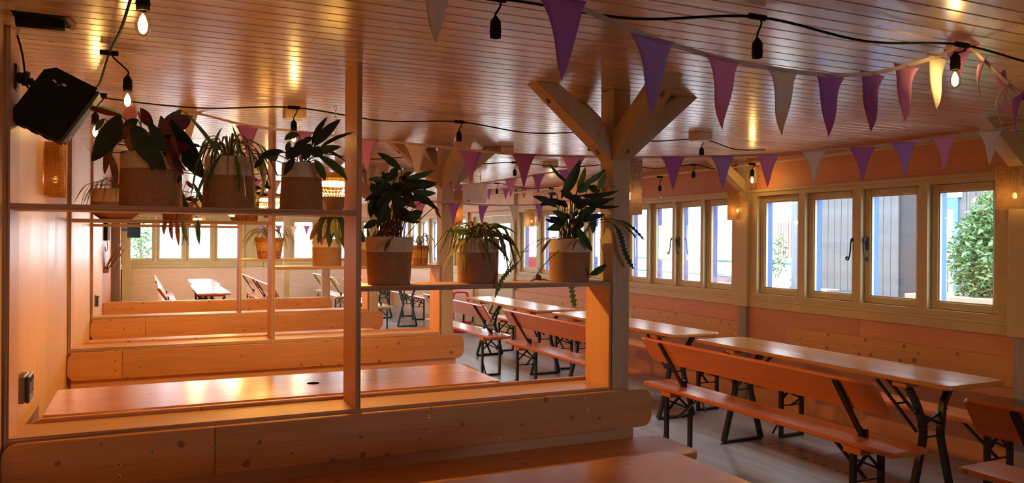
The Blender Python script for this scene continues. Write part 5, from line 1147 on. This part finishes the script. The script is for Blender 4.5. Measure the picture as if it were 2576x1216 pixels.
def trail(root, pts, w0, w1, frac, mat, scallop=True):
    # thin stalk that broadens into a scalloped hanging leaf
    P = spline(pts, 8); k = int(len(P)*frac); mb = MB(); mb.tube(P[:k+1], w0, 5, 1)
    nr = FRONT; Q = P[k:]
    R = []
    for i in range(len(Q)-1):
        for q in range(3): R.append(Q[i].lerp(Q[i+1], q/3))
    R.append(Q[-1]); n = len(R)-1; v = []
    for i, p in enumerate(R):
        t_ = i/n; tg = (R[min(n, i+1)]-R[max(0, i-1)]).normalized(); sd = tg.cross(nr).normalized()
        wv = w1*(.72+.28*math.sin(i*1.25))*min(1, .25+t_*3)*min(1, (1-t_)*5+.1)
        v += [tuple(p-sd*wv/2), tuple(p-nr*.001), tuple(p+sd*wv/2)]
    mb.add(v, [(3*i+j, 3*i+j+1, 3*i+j+4, 3*i+j+3) for i in range(n) for j in (0, 1)], 0, True)
    return mb.build('trailing_leaf', [mat, 'stem_brown'], root)
fill(t, c, 22, .02, .14, .26, .44, .042, ('leaf_dark', 'leaf_green', 'leaf_dark'), .11, (1.84, 2.18))
for k in range(12): leaf(t, (c[0]+random.uniform(-.05, .05), c[1]+random.uniform(-.04, .04), ZR+.2), (c[0]+random.uniform(-.1, .1), c[1]+random.uniform(-.06, .06), ZR+random.uniform(.3, .36)), .006, .01, 'stem', prof='strap')
trail(t, [(2.094, 3.58, 1.588), (2.13, 3.52, 1.687), (2.197, 3.47, 1.651), (2.233, 3.45, 1.593), (2.257, 3.44, 1.5), (2.312, 3.44, 1.41)], .0022, .034, .42, 'leaf_dark')
trail(t, [(2.082, 3.58, 1.588), (2.137, 3.53, 1.664), (2.24, 3.48, 1.667), (2.314, 3.46, 1.632), (2.388, 3.45, 1.561)], .0022, .018, .5, 'leaf_dark')
trail(t, [(2.106, 3.58, 1.584), (2.112, 3.53, 1.645), (2.228, 3.48, 1.656), (2.302, 3.46, 1.611), (2.333, 3.45, 1.573)], .0018, .012, .6, 'leaf_dark')
trail(t, [(1.939, 3.58, 1.579), (1.815, 3.52, 1.566), (1.715, 3.5, 1.525), (1.678, 3.5, 1.46), (1.63, 3.49, 1.421), (1.566, 3.47, 1.364), (1.53, 3.47, 1.278)], .0018, .026, .52, 'leaf_bright')
trail(t, [(1.927, 3.58, 1.575), (1.826, 3.52, 1.562), (1.749, 3.5, 1.513), (1.661, 3.5, 1.49), (1.617, 3.49, 1.435), (1.592, 3.49, 1.392)], .0016, .010, .7, 'leaf_dry')
trail(t, [(2.126, 3.72, 1.58), (2.159, 3.8, 1.483), (2.148, 3.8, 1.35), (2.143, 3.8, 1.295), (2.164, 3.8, 1.181)], .0018, .040, .62, 'leaf_bright')
trail(t, [(2.117, 3.6, 1.657), (2.155, 3.56, 1.614), (2.193, 3.54, 1.488), (2.197, 3.53, 1.429)], .0016, .008, .8, 'leaf_dry')
# second divider ---------------------------------------------------------------
c = (-.21, 6.26, ZL); t = plant('potted_plant', 'spider plant in a wide low pot, left end of the second upper shelf', c)
MB().lathe([(.001, .0005), (.10, .001), (.150, .04), (.158, .09), (.156, .12)], c, 32).build('bowl', 'rope_tan', t)
MB().lathe([(.156, .12), (.150, .20), (.142, .215), (.136, .21), (.13, .18)], c, 32).build('rope_band', 'rope_white', t); MB().lathe([(.13, .185), (.001, .19)], c, 20).build('soil', 'soil', t)
spider(t, (c[0], c[1], c[2]+.20), 26, .16, .30, (.03, .10), (.02, .16), .011)
c = (.20, 6.26, ZL); t = plant('potted_plant', 'plant with dried brown hanging leaves in a low pot on the second upper shelf', c)
wicker(t, c, .11, .10, .13)
for k in range(16):
    a = random.uniform(0, 6.28); r = random.uniform(.05, .13); b = Vector(c)+Vector((r*math.cos(a), r*math.sin(a), random.uniform(.15, .32))); tp = b+Vector((.08*math.cos(a), .06*math.sin(a), -random.uniform(.06, .16)))
    leaf(t, b, tp, random.uniform(.025, .05), .015, random.choice(('leaf_dry', 'leaf_green', 'leaf_maroon', 'leaf_dark')), origin=(c[0], c[1], c[2]+.1))
for (px_, dz) in ((.12, .12), (.19, .20), (.23, .17), (.33, .19), (.15, .16)):
    b = Vector((px_, 6.12, ZL+.01)); leaf(t, b, b+Vector((random.uniform(-.03, .03), -.01, -dz)), .04, .01, random.choice(('leaf_dry', 'leaf_green')), origin=(c[0], 6.20, ZL+.12))
c = (.68, 6.26, ZL); t = plant('potted_plant', 'leafy plant in a dark wicker pot beside the upright of the second divider', c)
wicker(t, c, .095, .08, .15)
for k in range(18):
    a = random.uniform(0, 6.28); r = random.uniform(.02, .12); b = Vector(c)+Vector((r*math.cos(a), r*math.sin(a), random.uniform(.18, .34))); tp = b+Vector((.09*math.cos(a), .09*math.sin(a), random.uniform(-.10, .03)))
    leaf(t, b, tp, random.uniform(.025, .045), .01, random.choice(('leaf_dark', 'leaf_green')), origin=(c[0], c[1], c[2]+.13))
c = (1.295, 6.26, ZR); t = plant('potted_plant', 'drooping striped plant in a lit orange rope pot on the second lower shelf', c)
basket(t, c, .115, .112, .215, .34)
PD = [[((1.282, 6.170, 1.727), (1.200, 6.140, 1.526), 0.0625, 0.0188, 'leaf_dark'), ((1.308, 6.150, 1.727), (1.282, 6.120, 1.496), 0.0687, 0.0062, 'leaf_dark'), ((1.328, 6.140, 1.727), (1.350, 6.120, 1.518), 0.0625, -0.0062, 'leaf_green'), ((1.360, 6.170, 1.722), (1.407, 6.150, 1.477), 0.0629, -0.0126, 'leaf_dark'), ((1.259, 6.210, 1.705), (1.166, 6.190, 1.594), 0.0565, 0.0188, 'leaf_dry'), ((1.254, 6.230, 1.690), (1.153, 6.220, 1.544), 0.0630, 0.0189, 'leaf_dry'), ((1.314, 6.130, 1.714), (1.312, 6.120, 1.564), 0.0436, 0.0062, 'leaf_cream'), ((1.268, 6.150, 1.720), (1.232, 6.120, 1.564), 0.0374, 0.0062, 'leaf_cream'), ((1.338, 6.130, 1.720), (1.375, 6.120, 1.565), 0.0281, 0.0000, 'leaf_cream'), ((1.234, 6.130, 1.595), (1.226, 6.120, 1.514), 0.0310, 0.0062, 'leaf_maroon'), ((1.352, 6.130, 1.590), (1.359, 6.120, 1.508), 0.0281, 0.0062, 'leaf_maroon'), ((1.278, 6.230, 1.753), (1.233, 6.220, 1.611), 0.0820, 0.0126, 'leaf_dark'), ((1.361, 6.250, 1.755), (1.436, 6.250, 1.613), 0.0827, -0.0127, 'leaf_dark'), ((1.317, 6.190, 1.769), (1.318, 6.150, 1.627), 0.0943, 0.0000, 'leaf_dark')]]
for q in PD[0]: leaf(t, *q, origin=(c[0]+random.uniform(-.04, .04), c[1], c[2]+.19), tilt=random.uniform(-.25, .25))
c = (2.07, 6.26, ZR); t = plant('potted_plant', 'small spider plant in a brown wicker basket by the second post', c)
wicker(t, c, .075, .062, .165); spider(t, (c[0], c[1], c[2]+.155), 24, .10, .19, (.04, .11), (.0, .12), .009)
c = (1.62, 6.26, ZR); t = plant('potted_plant', 'green strappy plant in a tan rope pot behind the tall calathea', c)
basket(t, c, .10, .09, .19, .3)
for k in range(16):
    a = random.uniform(0, 6.28); b = Vector(c)+Vector((.03*math.cos(a), .03*math.sin(a), .18)); leaf(t, b, b+Vector((.16*math.cos(a), .1*math.sin(a), random.uniform(.02, .2))), .03, .02, random.choice(('leaf_green', 'leaf_dark')))
# third divider ----------------------------------------------------------------
c = (1.17, 8.60, ZR); t = plant('potted_plant', 'spider plant in a two-tone woven basket on the third divider', c)
wicker(t, c, .15, .115, .225); spider(t, (c[0], c[1], c[2]+.21), 44, .16, .34, (.04, .14), (.0, .18), .012)
c = (1.72, 8.60, ZR); t = plant('potted_plant', 'spidery plant in a plain tan pot at the back of the third divider', c)
wicker(t, c, .10, .085, .17); spider(t, (c[0], c[1], c[2]+.16), 22, .12, .24, (.04, .1), (.0, .14), .009)
c = (.30, 8.60, ZL); t = plant('potted_plant', 'dark leafy plant in a tan pot on the third upper shelf', c)
basket(t, c, .11, .10, .2, .3)
for k in range(16):
    a = random.uniform(0, 6.28); b = Vector(c)+Vector((.06*math.cos(a), .06*math.sin(a), random.uniform(.2, .3))); leaf(t, b, b+Vector((.12*math.cos(a), .1*math.sin(a), random.uniform(-.1, .1))), .04, .02, random.choice(('leaf_green', 'leaf_dark')), origin=(c[0], c[1], c[2]+.17))
# dried fallen leaves on the nearest lower shelf
t = thing('dry_leaf', 'curled brown dried leaf lying on the shelf left of the rattlesnake plant', 'leaf', (1.80, 3.53, ZR))
mb = MB(); blade(mb, [(1.76, 3.55, ZR+.003), (1.79, 3.54, ZR+.012), (1.83, 3.53, ZR+.010), (1.87, 3.53, ZR+.004)], .035, (0, 0, 1), 0, 0, .3); mb.build('blade', 'leaf_dry', t)
mb = MB(); mb.tube(spline([(1.76, 3.55, ZR+.004), (1.79, 3.55, ZR+.03), (1.81, 3.54, ZR+.05), (1.80, 3.54, ZR+.075)], 4), .0015, 5); mb.build('stalk', 'stem_brown', t)
